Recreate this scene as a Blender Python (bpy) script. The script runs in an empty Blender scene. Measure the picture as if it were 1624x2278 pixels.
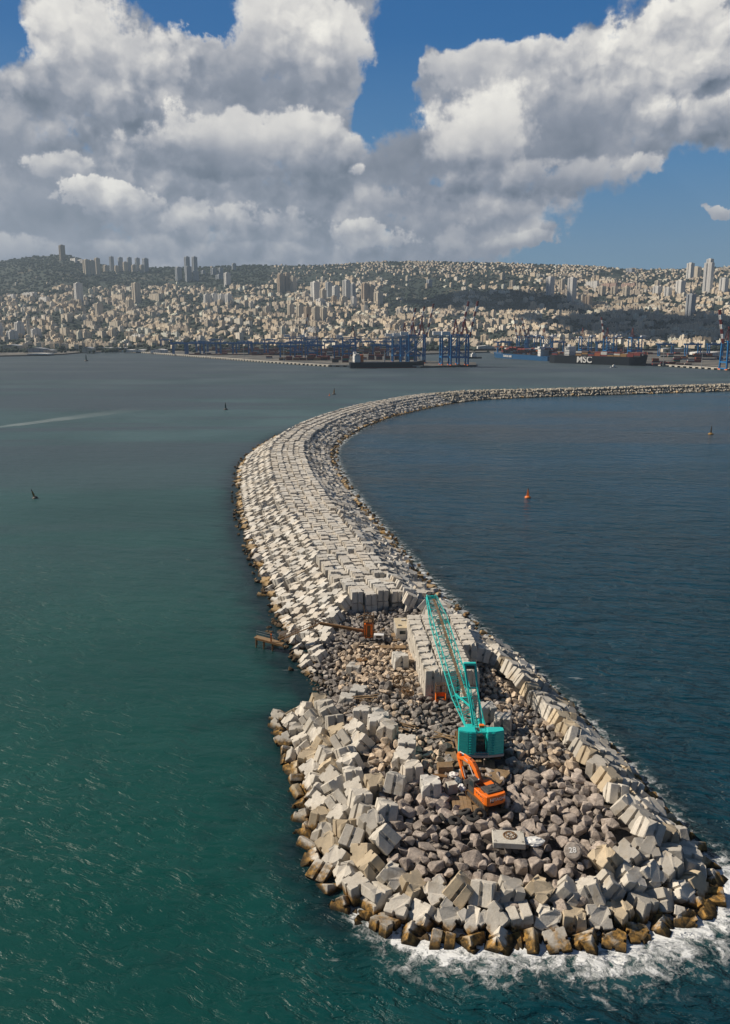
import bpy, bmesh, math, random
import numpy as np
from mathutils import Vector, Matrix, Euler

SC = bpy.context.scene
COL = SC.collection
R = math.radians

# ------------------------------------------------------------------ camera
F_PX, CX, CY, HOR = 1842.0, 812.0, 1138.5, 725.0      # picture measured on a 1624 x 2277 grid
CAM_H = 70.0
PITCH = math.atan((CY - HOR) / F_PX)
cam_data = bpy.data.cameras.new("camera")
cam = bpy.data.objects.new("camera", cam_data)
COL.objects.link(cam)
cam_data.sensor_fit = 'HORIZONTAL'
cam_data.sensor_width = 36.0
cam_data.lens = 36.0 * F_PX / 1624.0
cam_data.clip_start = 0.5
cam_data.clip_end = 40000.0
cam.location = (0, 0, CAM_H)
cam.rotation_euler = (math.pi / 2 - PITCH, 0, 0)
SC.camera = cam
CP, SP = math.cos(PITCH), math.sin(PITCH)

def ray(px, py):
    x, y = (px - CX) / F_PX, -(py - CY) / F_PX
    return Vector((x, CP + y * SP, y * CP - SP))

def at(px, py, z=0.0):
    "point of the level z seen at a place of the photograph"
    d = ray(px, py)
    t = (z - CAM_H) / d.z
    return Vector((d.x * t, d.y * t, z))

def at_y(px, py, Y):
    "point at distance Y seen at a place of the photograph"
    d = ray(px, py)
    t = Y / d.y
    return Vector((d.x * t, Y, CAM_H + d.z * t))

# ------------------------------------------------------------------ light
SUN_EL, SUN_AZ = R(39), R(-77)          # azimuth from +Y (view direction), negative = to the left
SUN_DIR = Vector((math.sin(SUN_AZ) * math.cos(SUN_EL), math.cos(SUN_AZ) * math.cos(SUN_EL), math.sin(SUN_EL)))
sd = bpy.data.lights.new("sun", 'SUN')
sd.energy = 5.0
sd.angle = R(0.5)
sd.color = (1.0, 0.89, 0.74)
sun = bpy.data.objects.new("sun", sd)
COL.objects.link(sun)
sun.rotation_euler = SUN_DIR.to_track_quat('Z', 'Y').to_euler()
sun.location = (-60, 40, 120)

SC.view_settings.view_transform = 'Standard'
SC.view_settings.look = 'None'
SC.view_settings.exposure = 0.05
SC.view_settings.gamma = 1.0
SC.view_settings.use_curve_mapping = False
SC.render.engine = 'CYCLES'
SC.cycles.max_bounces = 5
SC.cycles.diffuse_bounces = 2
SC.cycles.glossy_bounces = 3
SC.cycles.volume_bounces = 0
SC.cycles.use_denoising = True
SC.cycles.caustics_reflective = False
SC.cycles.caustics_refractive = False

# ------------------------------------------------------------------ node helper
class N:
    def __init__(s, tree):
        s.t = tree; s.n = tree.nodes; s.l = tree.links
    def new(s, kind, **kw):
        n = s.n.new(kind)
        for k, v in kw.items(): setattr(n, k, v)
        return n
    def put(s, sock, v):
        if v is None: return
        if isinstance(v, bpy.types.NodeSocket): s.l.new(v, sock)
        elif isinstance(v, (tuple, list)) and len(v) == 3 and sock.type == 'RGBA': sock.default_value = (*v, 1)
        else: sock.default_value = v
    def m(s, op, a, b=None, c=None, clamp=False):
        n = s.new('ShaderNodeMath', operation=op); n.use_clamp = clamp
        for i, v in enumerate((a, b, c)): s.put(n.inputs[i], v)
        return n.outputs[0]
    def v(s, op, a, b=None, scale=None):
        n = s.new('ShaderNodeVectorMath', operation=op)
        s.put(n.inputs[0], a); s.put(n.inputs[1], b)
        if scale is not None: s.put(n.inputs['Scale'], scale)
        return n.outputs['Value'] if op in ('LENGTH', 'DOT_PRODUCT', 'DISTANCE') else n.outputs[0]
    def xyz(s, x=0.0, y=0.0, z=0.0):
        n = s.new('ShaderNodeCombineXYZ')
        for i, q in enumerate((x, y, z)): s.put(n.inputs[i], q)
        return n.outputs[0]
    def sep(s, a):
        n = s.new('ShaderNodeSeparateXYZ'); s.put(n.inputs[0], a); return n.outputs
    def rng(s, a, f0, f1, t0=0.0, t1=1.0, smooth=False):
        n = s.new('ShaderNodeMapRange', interpolation_type='SMOOTHSTEP' if smooth else 'LINEAR')
        for i, q in enumerate((a, f0, f1, t0, t1)): s.put(n.inputs[i], q)
        return n.outputs[0]
    def mix(s, f, a, b, mode='MIX'):
        n = s.new('ShaderNodeMix', data_type='RGBA', blend_type=mode)
        s.put(n.inputs['Factor'], f); s.put(n.inputs[6], a); s.put(n.inputs[7], b)
        return n.outputs[2]
    def noise(s, vec, scale, detail=4, rough=0.5, dist=0.0, kind='FBM', color=False, lac=2.0, dim='3D'):
        n = s.new('ShaderNodeTexNoise', noise_type=kind, noise_dimensions=dim)
        s.put(n.inputs['Vector'], vec); s.put(n.inputs['Scale'], scale)
        s.put(n.inputs['Detail'], detail); s.put(n.inputs['Roughness'], rough); s.put(n.inputs['Distortion'], dist)
        s.put(n.inputs['Lacunarity'], lac)
        return n.outputs['Color' if color else 'Fac']
    def voro(s, vec, scale, feature='F1', out='Distance', detail=0, rand=1.0, rough=0.5, dim='3D'):
        n = s.new('ShaderNodeTexVoronoi', feature=feature, voronoi_dimensions=dim)
        s.put(n.inputs['Vector'], vec); s.put(n.inputs['Scale'], scale); s.put(n.inputs['Randomness'], rand)
        if detail: s.put(n.inputs['Detail'], detail); s.put(n.inputs['Roughness'], rough)
        return n.outputs[out]
    def ramp(s, f, stops):
        n = s.new('ShaderNodeValToRGB'); s.put(n.inputs[0], f)
        e = n.color_ramp.elements
        while len(e) < len(stops): e.new(0.5)
        for k, (p, c) in zip(e, stops): k.position = p; k.color = (*c, 1)
        return n.outputs[0]

def lin(r, g, b):
    return tuple(((c / 255) / 12.92 if c / 255 <= 0.04045 else ((c / 255 + 0.055) / 1.055) ** 2.4) for c in (r, g, b))

# ------------------------------------------------------------------ sky with cumulus
def build_world():
    w = bpy.data.worlds.new("World"); SC.world = w; w.use_nodes = True
    w.cycles.sampling_method = 'NONE'
    t = w.node_tree; t.nodes.clear(); g = N(t)
    geo = g.new('ShaderNodeTexCoord').outputs['Generated']
    d = g.v('NORMALIZE', geo)
    x, y, z = g.sep(d)
    az = g.m('ARCTAN2', x, y); el = g.m('ARCSINE', z)
    P = g.xyz(az, el, 0.0)
    def ae(px, py):
        r = ray(px, py).normalized()
        return math.atan2(r.x, r.y), math.asin(r.z)
    # domain warp: large and small swirls
    w1 = g.v('SUBTRACT', g.noise(P, 9.0, 3, 0.5, color=True, dim='2D'), (0.5, 0.5, 0.5))
    w2 = g.v('SUBTRACT', g.noise(P, 30.0, 5, 0.62, color=True, dim='2D'), (0.5, 0.5, 0.5))
    Pw = g.v('ADD', g.v('ADD', P, g.v('SCALE', w1, scale=0.05)), g.v('SCALE', w2, scale=0.034))
    Pw = g.v('MULTIPLY', Pw, (1, 1, 0))
    def ell(lst, base=None, P_=None, gain=1.0):
        acc = base
        for e in lst:
            px, py, rx, ry, amp = e
            a0, e0 = ae(px, py)
            a1, _ = ae(px + rx, py); _, e1 = ae(px, py - ry)
            kx = 1 / max(abs(a1 - a0), 1e-4); ky = 1 / max(abs(e1 - e0), 1e-4)
            q = g.new('ShaderNodeVectorMath', operation='MULTIPLY_ADD')
            g.put(q.inputs[0], P_ or Pw); q.inputs[1].default_value = (kx, ky, 0); q.inputs[2].default_value = (-a0 * kx, -e0 * ky, 0)
            f = g.m('POWER', 0.3679, g.v('DOT_PRODUCT', q.outputs[0], q.outputs[0]))
            amp *= gain
            acc = g.m('MULTIPLY_ADD', f, amp, acc if acc is not None else 0.0)
        return acc
    holes = [(405,12,105,56,1.7),(430,45,50,34,.5),(15,70,38,90,1.3),(1130,0,215,66,2.3),(985,38,100,60,1.2),(1240,62,40,50,.8),(880,110,34,85,1.5),(845,205,44,75,1.1),(815,290,30,60,.8),
             (895,235,38,34,.5),(1240,5,110,60,1.2),(1560,430,150,85,1.3),(1610,520,150,110,1.4),(1420,520,190,70,1.2),(1230,560,150,45,.7),(1330,590,300,30,.6),(1080,545,70,22,.4),
             (160,330,30,24,.35),(955,400,30,20,.3)]
    cover = g.m('SUBTRACT', 1.0, ell(holes))
    cover = ell([(1170,540,85,18,1.5),(1590,465,50,26,3.2),(1570,478,60,16,.5),(1000,520,45,45,.8),(795,378,17,15,1.2),(1480,370,30,35,.45),(930,170,40,30,.4)], cover)
    fb = g.noise(P, 16.0, 9, 0.6, dim='2D')
    fb2 = g.noise(P, 55.0, 6, 0.62, dim='2D')
    dens = g.m('MULTIPLY_ADD', g.m('SUBTRACT', fb, 0.5), 1.3, cover)
    dens = g.m('MULTIPLY_ADD', g.m('SUBTRACT', fb2, 0.5), 0.55, dens)
    alpha = g.rng(dens, 0.34, 0.80, 0, 1, True)
    # relief: rounded billows of two sizes lit from the upper left
    Pn = g.v('ADD', g.v('MULTIPLY', P, (1.0, 1.15, 1)), g.v('SCALE', w2, scale=0.020))
    def puffs(vec, sc):
        n = g.new('ShaderNodeTexVoronoi', feature='SMOOTH_F1', voronoi_dimensions='2D')
        g.put(n.inputs['Vector'], vec); n.inputs['Scale'].default_value = sc; n.inputs['Smoothness'].default_value = 0.35
        return n.outputs['Distance']
    def height(vec):
        a = g.m('MULTIPLY', puffs(vec, 9.0), -0.85)
        b = g.m('MULTIPLY', g.voro(vec, 24.0, dim='2D', detail=2, rough=0.55), -0.45)
        c = g.m('MULTIPLY', g.noise(vec, 38.0, 6, 0.60, dim='2D'), 0.42)
        return g.m('ADD', g.m('ADD', a, b), c)
    h0 = height(Pn)
    h1 = height(g.v('ADD', Pn, (-0.010, 0.014, 0)))
    rel = g.m('SUBTRACT', h0, h1)
    mod = g.rng(g.noise(P, 6.0, 1, 0.5, dim='2D'), 0.38, 0.62, 0.30, 1.0)          # some regions smooth, some crisp
    edge = g.m('MULTIPLY_ADD', g.m('SUBTRACT', fb, 0.5), 1.9, 1.0)
    edge = g.m('MULTIPLY_ADD', g.m('SUBTRACT', fb2, 0.5), 0.75, edge)
    edge = g.m('MULTIPLY_ADD', g.m('ADD', h0, 0.42), 0.55, edge)
    edge_s = g.m('MULTIPLY_ADD', g.m('SUBTRACT', fb2, 0.5), 1.5, edge)
    edge_s = g.m('MULTIPLY_ADD', g.m('ADD', h0, 0.42), 0.5, edge_s)
    Pb = g.v('ADD', P, g.v('SCALE', w1, scale=0.035))
    b = g.m('MULTIPLY_ADD', g.m('SUBTRACT', g.noise(P, 14.0, 3, 0.5, dim='2D'), 0.5), 0.5, 0.40)
    # cloud bodies from the farthest to the nearest: centre, half width, height above and below, light on top, light at the base, softness
    bodies = [(190,150,215,200,150,.84,.42,.5),(1000,480,420,40,40,.50,.40,.8),(1330,165,330,120,165,.82,.34,.5),(60,300,150,110,95,.56,.24,.8),(250,330,90,60,60,.60,.26,.7),
              (1075,150,185,85,90,.76,.52,.4),(1500,105,230,115,110,.90,.60,.35),(620,130,290,170,115,.86,.30,.4),(330,130,110,90,120,.72,.44,.6),(1560,250,170,70,90,.74,.28,.5),
              (560,315,290,95,105,.84,.22,.35),(130,368,90,36,34,.78,.48,.4),(870,440,130,50,60,.56,.36,.7),(1200,395,330,55,65,.66,.18,.4),(1060,285,160,120,160,.98,.38,.6),(1455,375,55,38,60,.80,.34,.4),
              (60,430,130,40,60,.46,.26,.8),(225,432,105,36,50,.92,.42,.25),(330,455,48,24,34,.78,.44,.4),(480,490,130,45,60,.66,.38,.4),(640,505,130,38,50,.66,.36,.4),(820,522,120,32,50,.72,.42,.35),(40,540,110,34,50,.68,.44,.5),
              (300,545,180,26,40,.56,.40,.6),(560,560,200,20,40,.52,.40,.7),(1010,525,50,34,60,.60,.44,.6),(1170,542,90,18,20,.66,.46,.5),(1585,470,62,28,30,.70,.46,.5),(795,378,20,17,17,.98,.80,.5)]
    for px, py, rx, ru, rd, top, low, soft in bodies:
        a0, e0 = ae(px, py); a1, _ = ae(px + rx, py); _, e1 = ae(px, py - ru); _, e2 = ae(px, py + rd)
        kx, ky, kd = 1 / abs(a1 - a0), 1 / abs(e1 - e0), 1 / abs(e0 - e2)
        q = g.new('ShaderNodeVectorMath', operation='MULTIPLY_ADD')
        g.put(q.inputs[0], Pb); q.inputs[1].default_value = (kx, ky, 0); q.inputs[2].default_value = (-a0 * kx, -e0 * ky, 0)
        o = g.sep(q.outputs[0])
        yy = g.m('MAXIMUM', o[1], g.m('MULTIPLY', o[1], -kd / ky))
        r2 = g.m('MULTIPLY_ADD', yy, yy, g.m('MULTIPLY', o[0], o[0]))
        al = g.rng(g.m('SUBTRACT', edge_s if rx < 141 else edge, r2), 0.0, soft * (1.5 if rx < 141 else 1.1), 0, 1, True)
        L = g.rng(o[1], -0.95 * ky / kd, 0.65, low, 0.10 + top * 0.84, True)
        b = g.m('MULTIPLY_ADD', al, g.m('SUBTRACT', L, b), b)
    b = g.m('MULTIPLY_ADD', g.m('MULTIPLY', rel, mod), 0.48, b)
    b = g.m('MULTIPLY_ADD', g.m('ADD', h0, 0.42), g.m('MULTIPLY', mod, 0.16), b)
    b = g.m('ADD', b, g.rng(dens, 0.5, 1.0, 0.08, 0.0))
    ccol = g.ramp(b, [(0.0, lin(86, 99, 115)), (0.2, lin(108, 119, 134)), (0.42, lin(137, 144, 157)), (0.60, lin(172, 174, 180)), (0.80, lin(214, 212, 209)), (1.0, lin(242, 239, 231))])
    # low clouds take the colour of the air
    ccol = g.mix(g.rng(el, 0.04, 0.19, 0.42, 0.0), ccol, lin(140, 150, 166))
    # clear sky
    sky = g.new('ShaderNodeTexSky', sky_type='NISHITA')
    sky.sun_disc = False; sky.sun_elevation = SUN_EL; sky.sun_rotation = SUN_AZ
    sky.altitude = 60; sky.air_density = 1.0; sky.dust_density = 0.6; sky.ozone_density = 2.5
    s0 = g.v('SCALE', sky.outputs[0], scale=0.1)
    grad = g.ramp(g.rng(el, 0.0, 0.5), [(0.0, lin(118, 146, 168)), (0.14, lin(104, 140, 168)), (0.34, lin(70, 124, 170)), (0.60, lin(20, 96, 156)), (1.0, lin(14, 80, 142))])
    skyc = g.mix(0.94, s0, grad)
    col = g.mix(alpha, skyc, ccol)
    col = g.mix(g.rng(el, -0.02, 0.0, 1.0, 0.0), col, lin(70, 90, 105))
    # overhead and behind, the cloud breaks up into clear deep blue
    clear = g.m('MAXIMUM', g.rng(el, 0.50, 0.75), g.rng(y, 0.25, -0.15))
    col = g.mix(g.m('MULTIPLY', clear, 0.92), col, lin(38, 68, 102))
    bg = g.new('ShaderNodeBackground'); g.put(bg.inputs[0], col); bg.inputs[1].default_value = 1.0
    out = g.new('ShaderNodeOutputWorld'); g.l.new(bg.outputs[0], out.inputs[0])
build_world()
# ------------------------------------------------------------------ mesh helpers
rnd = random.Random(7)
nrs = np.random.RandomState(11)

class MB:
    "collects pieces of ONE object's mesh"
    def __init__(s):
        s.V = []; s.F = []; s.M = []; s.T = []; s.n = 0; s.UV = None
    def add(s, verts, faces, mat=0, tint=(1, 1, 1)):
        n = s.n
        s.V.append(np.asarray(verts, dtype=np.float64).reshape(-1, 3))
        s.n += len(s.V[-1])
        for f in faces:
            s.F.append([i + n for i in f]); s.M.append(mat); s.T.append(tint)
        return s
    def box(s, c, size, rot=None, mat=0, tint=(1, 1, 1), taper=1.0):
        hx, hy, hz = size[0] / 2, size[1] / 2, size[2] / 2
        v = [(-hx, -hy, -hz), (hx, -hy, -hz), (hx, hy, -hz), (-hx, hy, -hz)]
        v += [(x * taper, y * taper, hz) for x, y, _ in v]
        v = np.array(v)
        if rot is not None:
            if isinstance(rot, (int, float)): rot = Matrix.Rotation(rot, 3, 'Z')
            v = v @ np.array(rot).T
        s.add(v + np.array(c), [(0, 3, 2, 1), (4, 5, 6, 7), (0, 1, 5, 4), (1, 2, 6, 5), (2, 3, 7, 6), (3, 0, 4, 7)], mat, tint)
        return s
    def bar(s, a, b, w, h=None, mat=0, tint=(1, 1, 1), up=(0, 0, 1)):
        "square bar from a to b"
        a, b = Vector(a), Vector(b); d = b - a; L = d.length
        if L < 1e-6: return s
        d.normalize(); u = Vector(up)
        if abs(d.dot(u)) > 0.98: u = Vector((1, 0, 0))
        x = d.cross(u).normalized(); y = x.cross(d).normalized()
        h = h or w
        q = [x * sx * w / 2 + y * sy * h / 2 for sx, sy in ((-1, -1), (1, -1), (1, 1), (-1, 1))]
        v = [tuple(a + k) for k in q] + [tuple(b + k) for k in q]
        s.add(v, [(0, 3, 2, 1), (4, 5, 6, 7), (0, 1, 5, 4), (1, 2, 6, 5), (2, 3, 7, 6), (3, 0, 4, 7)], mat, tint)
        return s
    def tube(s, pts, r, seg=8, mat=0, tint=(1, 1, 1), caps=True, closed=False):
        pts = [Vector(p) for p in pts]; n = len(pts)
        rr = r if isinstance(r, (list, tuple)) else [r] * n
        V = []; prev = None
        for i, p in enumerate(pts):
            if closed: d = (pts[(i + 1) % n] - pts[i - 1]).normalized()
            else: d = (pts[min(i + 1, n - 1)] - pts[max(i - 1, 0)]).normalized()
            u = prev if prev is not None else (Vector((0, 0, 1)) if abs(d.z) < 0.9 else Vector((1, 0, 0)))
            x = d.cross(u)
            if x.length < 1e-4: x = d.cross(Vector((0, 1, 0)))
            x.normalize(); y = x.cross(d).normalized(); prev = y
            for k in range(seg):
                a = 2 * math.pi * k / seg
                V.append(tuple(p + x * math.cos(a) * rr[i] + y * math.sin(a) * rr[i]))
        Fc = []
        for i in range(n if closed else n - 1):
            j = (i + 1) % n
            for k in range(seg):
                l = (k + 1) % seg
                Fc.append((i * seg + k, i * seg + l, j * seg + l, j * seg + k))
        if caps and not closed:
            Fc.append(tuple(range(seg))[::-1]); Fc.append(tuple((n - 1) * seg + k for k in range(seg)))
        s.add(V, Fc, mat, tint); return s
    def prism(s, poly, z0, z1, mat=0, tint=(1, 1, 1), top=None, M=None):
        "poly: counter-clockwise outline; top: optional different outline for the upper ring"
        n = len(poly); top = top or poly
        V = [(x, y, z0) for x, y in poly] + [(x, y, z1) for x, y in top]
        if M is not None: V = [tuple(M @ Vector(v)) for v in V]
        Fc = [tuple(range(n))[::-1], tuple(range(n, 2 * n))] + [(i, (i + 1) % n, n + (i + 1) % n, n + i) for i in range(n)]
        s.add(V, Fc, mat, tint); return s
    def lathe(s, prof, seg=16, c=(0, 0, 0), mat=0, tint=(1, 1, 1), M=None):
        V = []; Fc = []
        for r_, z in prof:
            for k in range(seg):
                a = 2 * math.pi * k / seg; V.append((r_ * math.cos(a), r_ * math.sin(a), z))
        for i in range(len(prof) - 1):
            for k in range(seg):
                l = (k + 1) % seg; Fc.append((i * seg + k, i * seg + l, (i + 1) * seg + l, (i + 1) * seg + k))
        Fc.append(tuple(range(seg))[::-1]); Fc.append(tuple((len(prof) - 1) * seg + k for k in range(seg)))
        if M is not None: V = [tuple(M @ Vector(v)) for v in V]
        s.add(np.array(V) + np.array(c), Fc, mat, tint); return s
    def mesh(s, name, mats, smooth=False, uv=None):
        me = bpy.data.meshes.new(name)
        V = np.concatenate(s.V) if s.V else np.zeros((0, 3))
        lens = np.fromiter((len(f) for f in s.F), dtype=np.int32, count=len(s.F))
        loops = np.fromiter((i for f in s.F for i in f), dtype=np.int32)
        starts = np.concatenate([[0], np.cumsum(lens)[:-1]]).astype(np.int32) if len(lens) else lens
        me.vertices.add(len(V)); me.vertices.foreach_set('co', V.ravel())
        me.loops.add(len(loops)); me.loops.foreach_set('vertex_index', loops)
        me.polygons.add(len(lens)); me.polygons.foreach_set('loop_start', starts)
        me.polygons.foreach_set('loop_total', lens)
        me.polygons.foreach_set('material_index', np.array(s.M, dtype=np.int32))
        me.polygons.foreach_set('use_smooth', np.full(len(lens), smooth))
        me.update(calc_edges=True)
        t = me.attributes.new('tint', 'FLOAT_COLOR', 'FACE')
        T = np.ones((len(lens), 4)); T[:, :3] = np.array(s.T)
        t.data.foreach_set('color', T.ravel())
        for m in (mats if isinstance(mats, (list, tuple)) else [mats]): me.materials.append(m)
        if uv is not None:                      # wall metres for window patterns
            l = me.uv_layers.new(name='wall'); l.data.foreach_set('uv', np.asarray(uv, dtype=np.float32).ravel())
        me.validate(); return me
    def build(s, name, mats, parent=None, loc=None, rz=0.0, smooth=False, bevel=0.0, uv=None):
        o = bpy.data.objects.new(name, s.mesh(name, mats, smooth, uv)); COL.objects.link(o)
        if parent is not None: o.parent = parent
        if loc is not None: o.location = loc
        if rz: o.rotation_euler.z = rz
        if bevel:
            m = o.modifiers.new('bevel', 'BEVEL'); m.width = bevel; m.segments = 1; m.limit_method = 'ANGLE'; m.angle_limit = R(35)
        return o

def tag(o, label=None, cat=None, group=None, kind=None):
    if label: o['label'] = label
    if cat: o['category'] = cat
    if group: o['group'] = group
    if kind: o['kind'] = kind
    return o

def empty(name, loc=(0, 0, 0), rz=0.0):
    o = bpy.data.objects.new(name, None); COL.objects.link(o)
    o.location = loc; o.rotation_euler = (0, 0, rz); o.empty_display_size = 0.5
    return o

def copy_tree(o, parent=None):
    c = o.copy(); COL.objects.link(c)
    if parent is not None: c.parent = parent
    for ch in list(o.children): copy_tree(ch, c)
    return c

TENS = {2: 'twenty', 3: 'thirty', 4: 'forty', 5: 'fifty', 6: 'sixty', 7: 'seventy', 8: 'eighty', 9: 'ninety', 10: 'hundred-y', 11: 'later-y'}
ORD = 'first second third fourth fifth sixth seventh eighth ninth tenth eleventh twelfth thirteenth fourteenth fifteenth sixteenth seventeenth eighteenth nineteenth'.split()
def ordinal(n):
    if n < 20: return ORD[n - 1]
    t, u = divmod(n, 10)
    return (TENS[t][:-1] + 'ieth') if u == 0 else TENS[t] + '-' + ORD[u - 1]

def to_px(p):
    "place of a world point in the photograph's grid (only used to write labels and pick the largest)"
    x, y, z = p[0], p[1], p[2] - CAM_H
    dy = y * CP - z * SP; up = y * SP + z * CP
    return CX + F_PX * x / dy, CY - F_PX * up / dy

# ------------------------------------------------------------------ materials
def material(name, fn, **kw):
    m = bpy.data.materials.new(name); m.use_nodes = True
    t = m.node_tree; g = N(t)
    b = t.nodes['Principled BSDF']
    fn(g, b, m, **kw)
    return m

def tinted(g, col):
    "mesh tint times object colour times COL"
    a = g.new('ShaderNodeAttribute', attribute_name='tint').outputs['Color']
    o = g.new('ShaderNodeObjectInfo').outputs['Color']
    return g.mix(1.0, g.mix(1.0, a, o, 'MULTIPLY'), col, 'MULTIPLY')

def bump(g, b, h, dist=0.05, strength=1.0):
    n = g.new('ShaderNodeBump'); n.inputs['Distance'].default_value = dist; n.inputs['Strength'].default_value = strength
    g.put(n.inputs['Height'], h); g.l.new(n.outputs[0], b.inputs['Normal'])

def pos(g): return g.new('ShaderNodeNewGeometry').outputs['Position']

def m_concrete(g, b, m, base=(0.60, 0.565, 0.505)):
    P = pos(g); z = g.sep(P)[2]
    O = g.new('ShaderNodeTexCoord').outputs['Object']
    n1 = g.noise(P, 0.55, 5, 0.6); n2 = g.noise(P, 6.0, 5, 0.65); n3 = g.noise(P, 0.12, 2, 0.5)
    c = tinted(g, g.ramp(n1, [(0.25, tuple(k * 0.80 for k in base)), (0.5, base), (0.75, tuple(min(1, k * 1.12) for k in base))]))
    c = g.mix(g.rng(n2, 0.42, 0.72, 0, 0.36), c, (0.36, 0.325, 0.28))
    # vertical casting marks and rusty runs
    st = g.noise(g.v('MULTIPLY', P, (3.2, 3.2, 0.35)), 1.0, 4, 0.6)
    c = g.mix(g.rng(st, 0.50, 0.72, 0, 0.42), c, (0.38, 0.32, 0.24))
    c = g.mix(g.m('MULTIPLY', g.rng(g.noise(P, 0.23, 3, 0.6), 0.60, 0.70), 0.45), c, (0.36, 0.27, 0.16))
    # weed and algae band just above the water
    px_, py_, _ = g.sep(P)
    lee = g.m('MAXIMUM', g.rng(px_, 6, -6, 0, .30), g.rng(py_, 105, 150, 0, .75))       # calmer water leaves a lower band
    zz = g.m('ADD', g.m('ADD', z, lee), g.m('MULTIPLY', g.m('SUBTRACT', g.noise(P, 0.40, 5, 0.65), 0.5), 4.2))
    weed = g.ramp(g.noise(P, 1.7, 5, 0.65), [(0.28, (0.022, 0.018, 0.008)), (0.45, (0.12, 0.070, 0.018)), (0.58, (0.38, 0.205, 0.042)), (0.72, (0.50, 0.31, 0.09))])
    c = g.mix(g.rng(zz, 0.7, 1.6, 0.95, 0.0, True), c, weed)
    c = g.mix(g.rng(z, 0.05, 0.75, 0.92, 0.0, True), c, (0.014, 0.013, 0.008))
    g.put(b.inputs['Base Color'], c); b.inputs['Roughness'].default_value = 0.9
    b.inputs['Specular IOR Level'].default_value = 0.25
    bump(g, b, g.m('ADD', g.m('MULTIPLY', n2, 0.6), g.noise(P, 1.6, 6, 0.7)), 0.09, 0.8)

def m_rock(g, b, m):
    P = pos(g); z = g.sep(P)[2]
    n1 = g.noise(P, 1.3, 6, 0.65); n2 = g.noise(P, 5.0, 5, 0.65)
    c = g.ramp(n1, [(0.28, (0.15, 0.132, 0.120)), (0.44, (0.29, 0.262, 0.238)), (0.58, (0.39, 0.355, 0.32)), (0.76, (0.53, 0.48, 0.43))])
    c = tinted(g, c)
    c = g.mix(g.rng(n2, 0.5, 0.75, 0, 0.5), c, (0.10, 0.082, 0.074))
    zz = g.m('ADD', z, g.m('MULTIPLY', g.m('SUBTRACT', n1, 0.5), 2.0))
    c = g.mix(g.rng(zz, 0.5, 1.0, 0.8, 0.0, True), c, (0.07, 0.045, 0.02))
    g.put(b.inputs['Base Color'], c); b.inputs['Roughness'].default_value = 0.85
    b.inputs['Specular IOR Level'].default_value = 0.3
    bump(g, b, g.m('ADD', n2, g.noise(P, 2.2, 6, 0.7)), 0.14, 0.9)

def m_paint(g, b, m, col=(1, 1, 1), rough=0.5, metal=0.0, dirt=0.25, dirtcol=(0.10, 0.085, 0.07)):
    P = pos(g)
    n = g.noise(P, 1.6, 5, 0.65)
    c = g.mix(g.rng(n, 0.45, 0.75, 0.0, dirt), tinted(g, col), dirtcol)
    g.put(b.inputs['Base Color'], c); b.inputs['Metallic'].default_value = metal
    g.put(b.inputs['Roughness'], g.rng(n, 0.3, 0.7, rough - 0.08, rough + 0.15))

def m_timber(g, b, m, col=(0.32, 0.21, 0.11)):
    P = pos(g)
    n = g.noise(g.v('MULTIPLY', P, (1.0, 1.0, 1.0)), 2.5, 6, 0.7); n2 = g.noise(P, 0.7, 3, 0.5)
    c = g.mix(g.rng(n, 0.35, 0.7, 0, 0.7), tinted(g, col), tuple(k * 0.45 for k in col))
    c = g.mix(g.rng(n2, 0.5, 0.7, 0, 0.4), c, (0.22, 0.19, 0.16))
    g.put(b.inputs['Base Color'], c); b.inputs['Roughness'].default_value = 0.9
    bump(g, b, n, 0.03)

def m_glass(g, b, m):
    b.inputs['Base Color'].default_value = (0.03, 0.045, 0.05, 1); b.inputs['Roughness'].default_value = 0.08

MAT = dict(
    concrete=material('weathered_concrete', m_concrete),
    slab=material('pale_slab_concrete', m_concrete, base=(0.60, 0.57, 0.50)),
    rock=material('quarry_rock', m_rock),
    paint=material('tinted_paint', m_paint),
    clean=material('clean_paint', m_paint, dirt=0.08),
    rust=material('rusty_steel', m_paint, col=(0.20, 0.105, 0.038), rough=0.8, dirt=0.6, dirtcol=(0.07, 0.035, 0.015)),
    steel=material('dark_steel', m_paint, col=(0.06, 0.058, 0.055), rough=0.6, dirt=0.4, dirtcol=(0.16, 0.12, 0.08)),
    rubber=material('black_rubber', m_paint, col=(0.03, 0.03, 0.03), rough=0.85, dirt=0.5, dirtcol=(0.13, 0.11, 0.09)),
    timber=material('weathered_timber', m_timber),
    glass=material('dark_glass', m_glass),
)
TEAL = (0.018, 0.54, 0.50); ORANGE = (0.93, 0.19, 0.012)
def paint(name, col, rough=0.42, dirt=0.12, dirtcol=(0.10, 0.085, 0.07)): 
    return material(name, m_paint, col=col, rough=rough, dirt=dirt, dirtcol=dirtcol)
MAT['teal'] = paint('teal_paint', TEAL, dirt=0.10, dirtcol=(0.03, 0.22, 0.21))
MAT['orange'] = paint('orange_paint', ORANGE, dirt=0.12, dirtcol=(0.35, 0.09, 0.02))
MAT['white'] = paint('white_paint', (0.8, 0.79, 0.76), dirt=0.2)
MAT['grey'] = paint('grey_paint', (0.36, 0.38, 0.40), dirt=0.2)
MAT['pblue'] = paint('port_blue_paint', (0.010, 0.15, 0.38), dirt=0.15, dirtcol=(0.02, 0.07, 0.13))
MAT['redband'] = paint('red_band_paint', (0.17, 0.018, 0.014), dirt=0.1)
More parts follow.
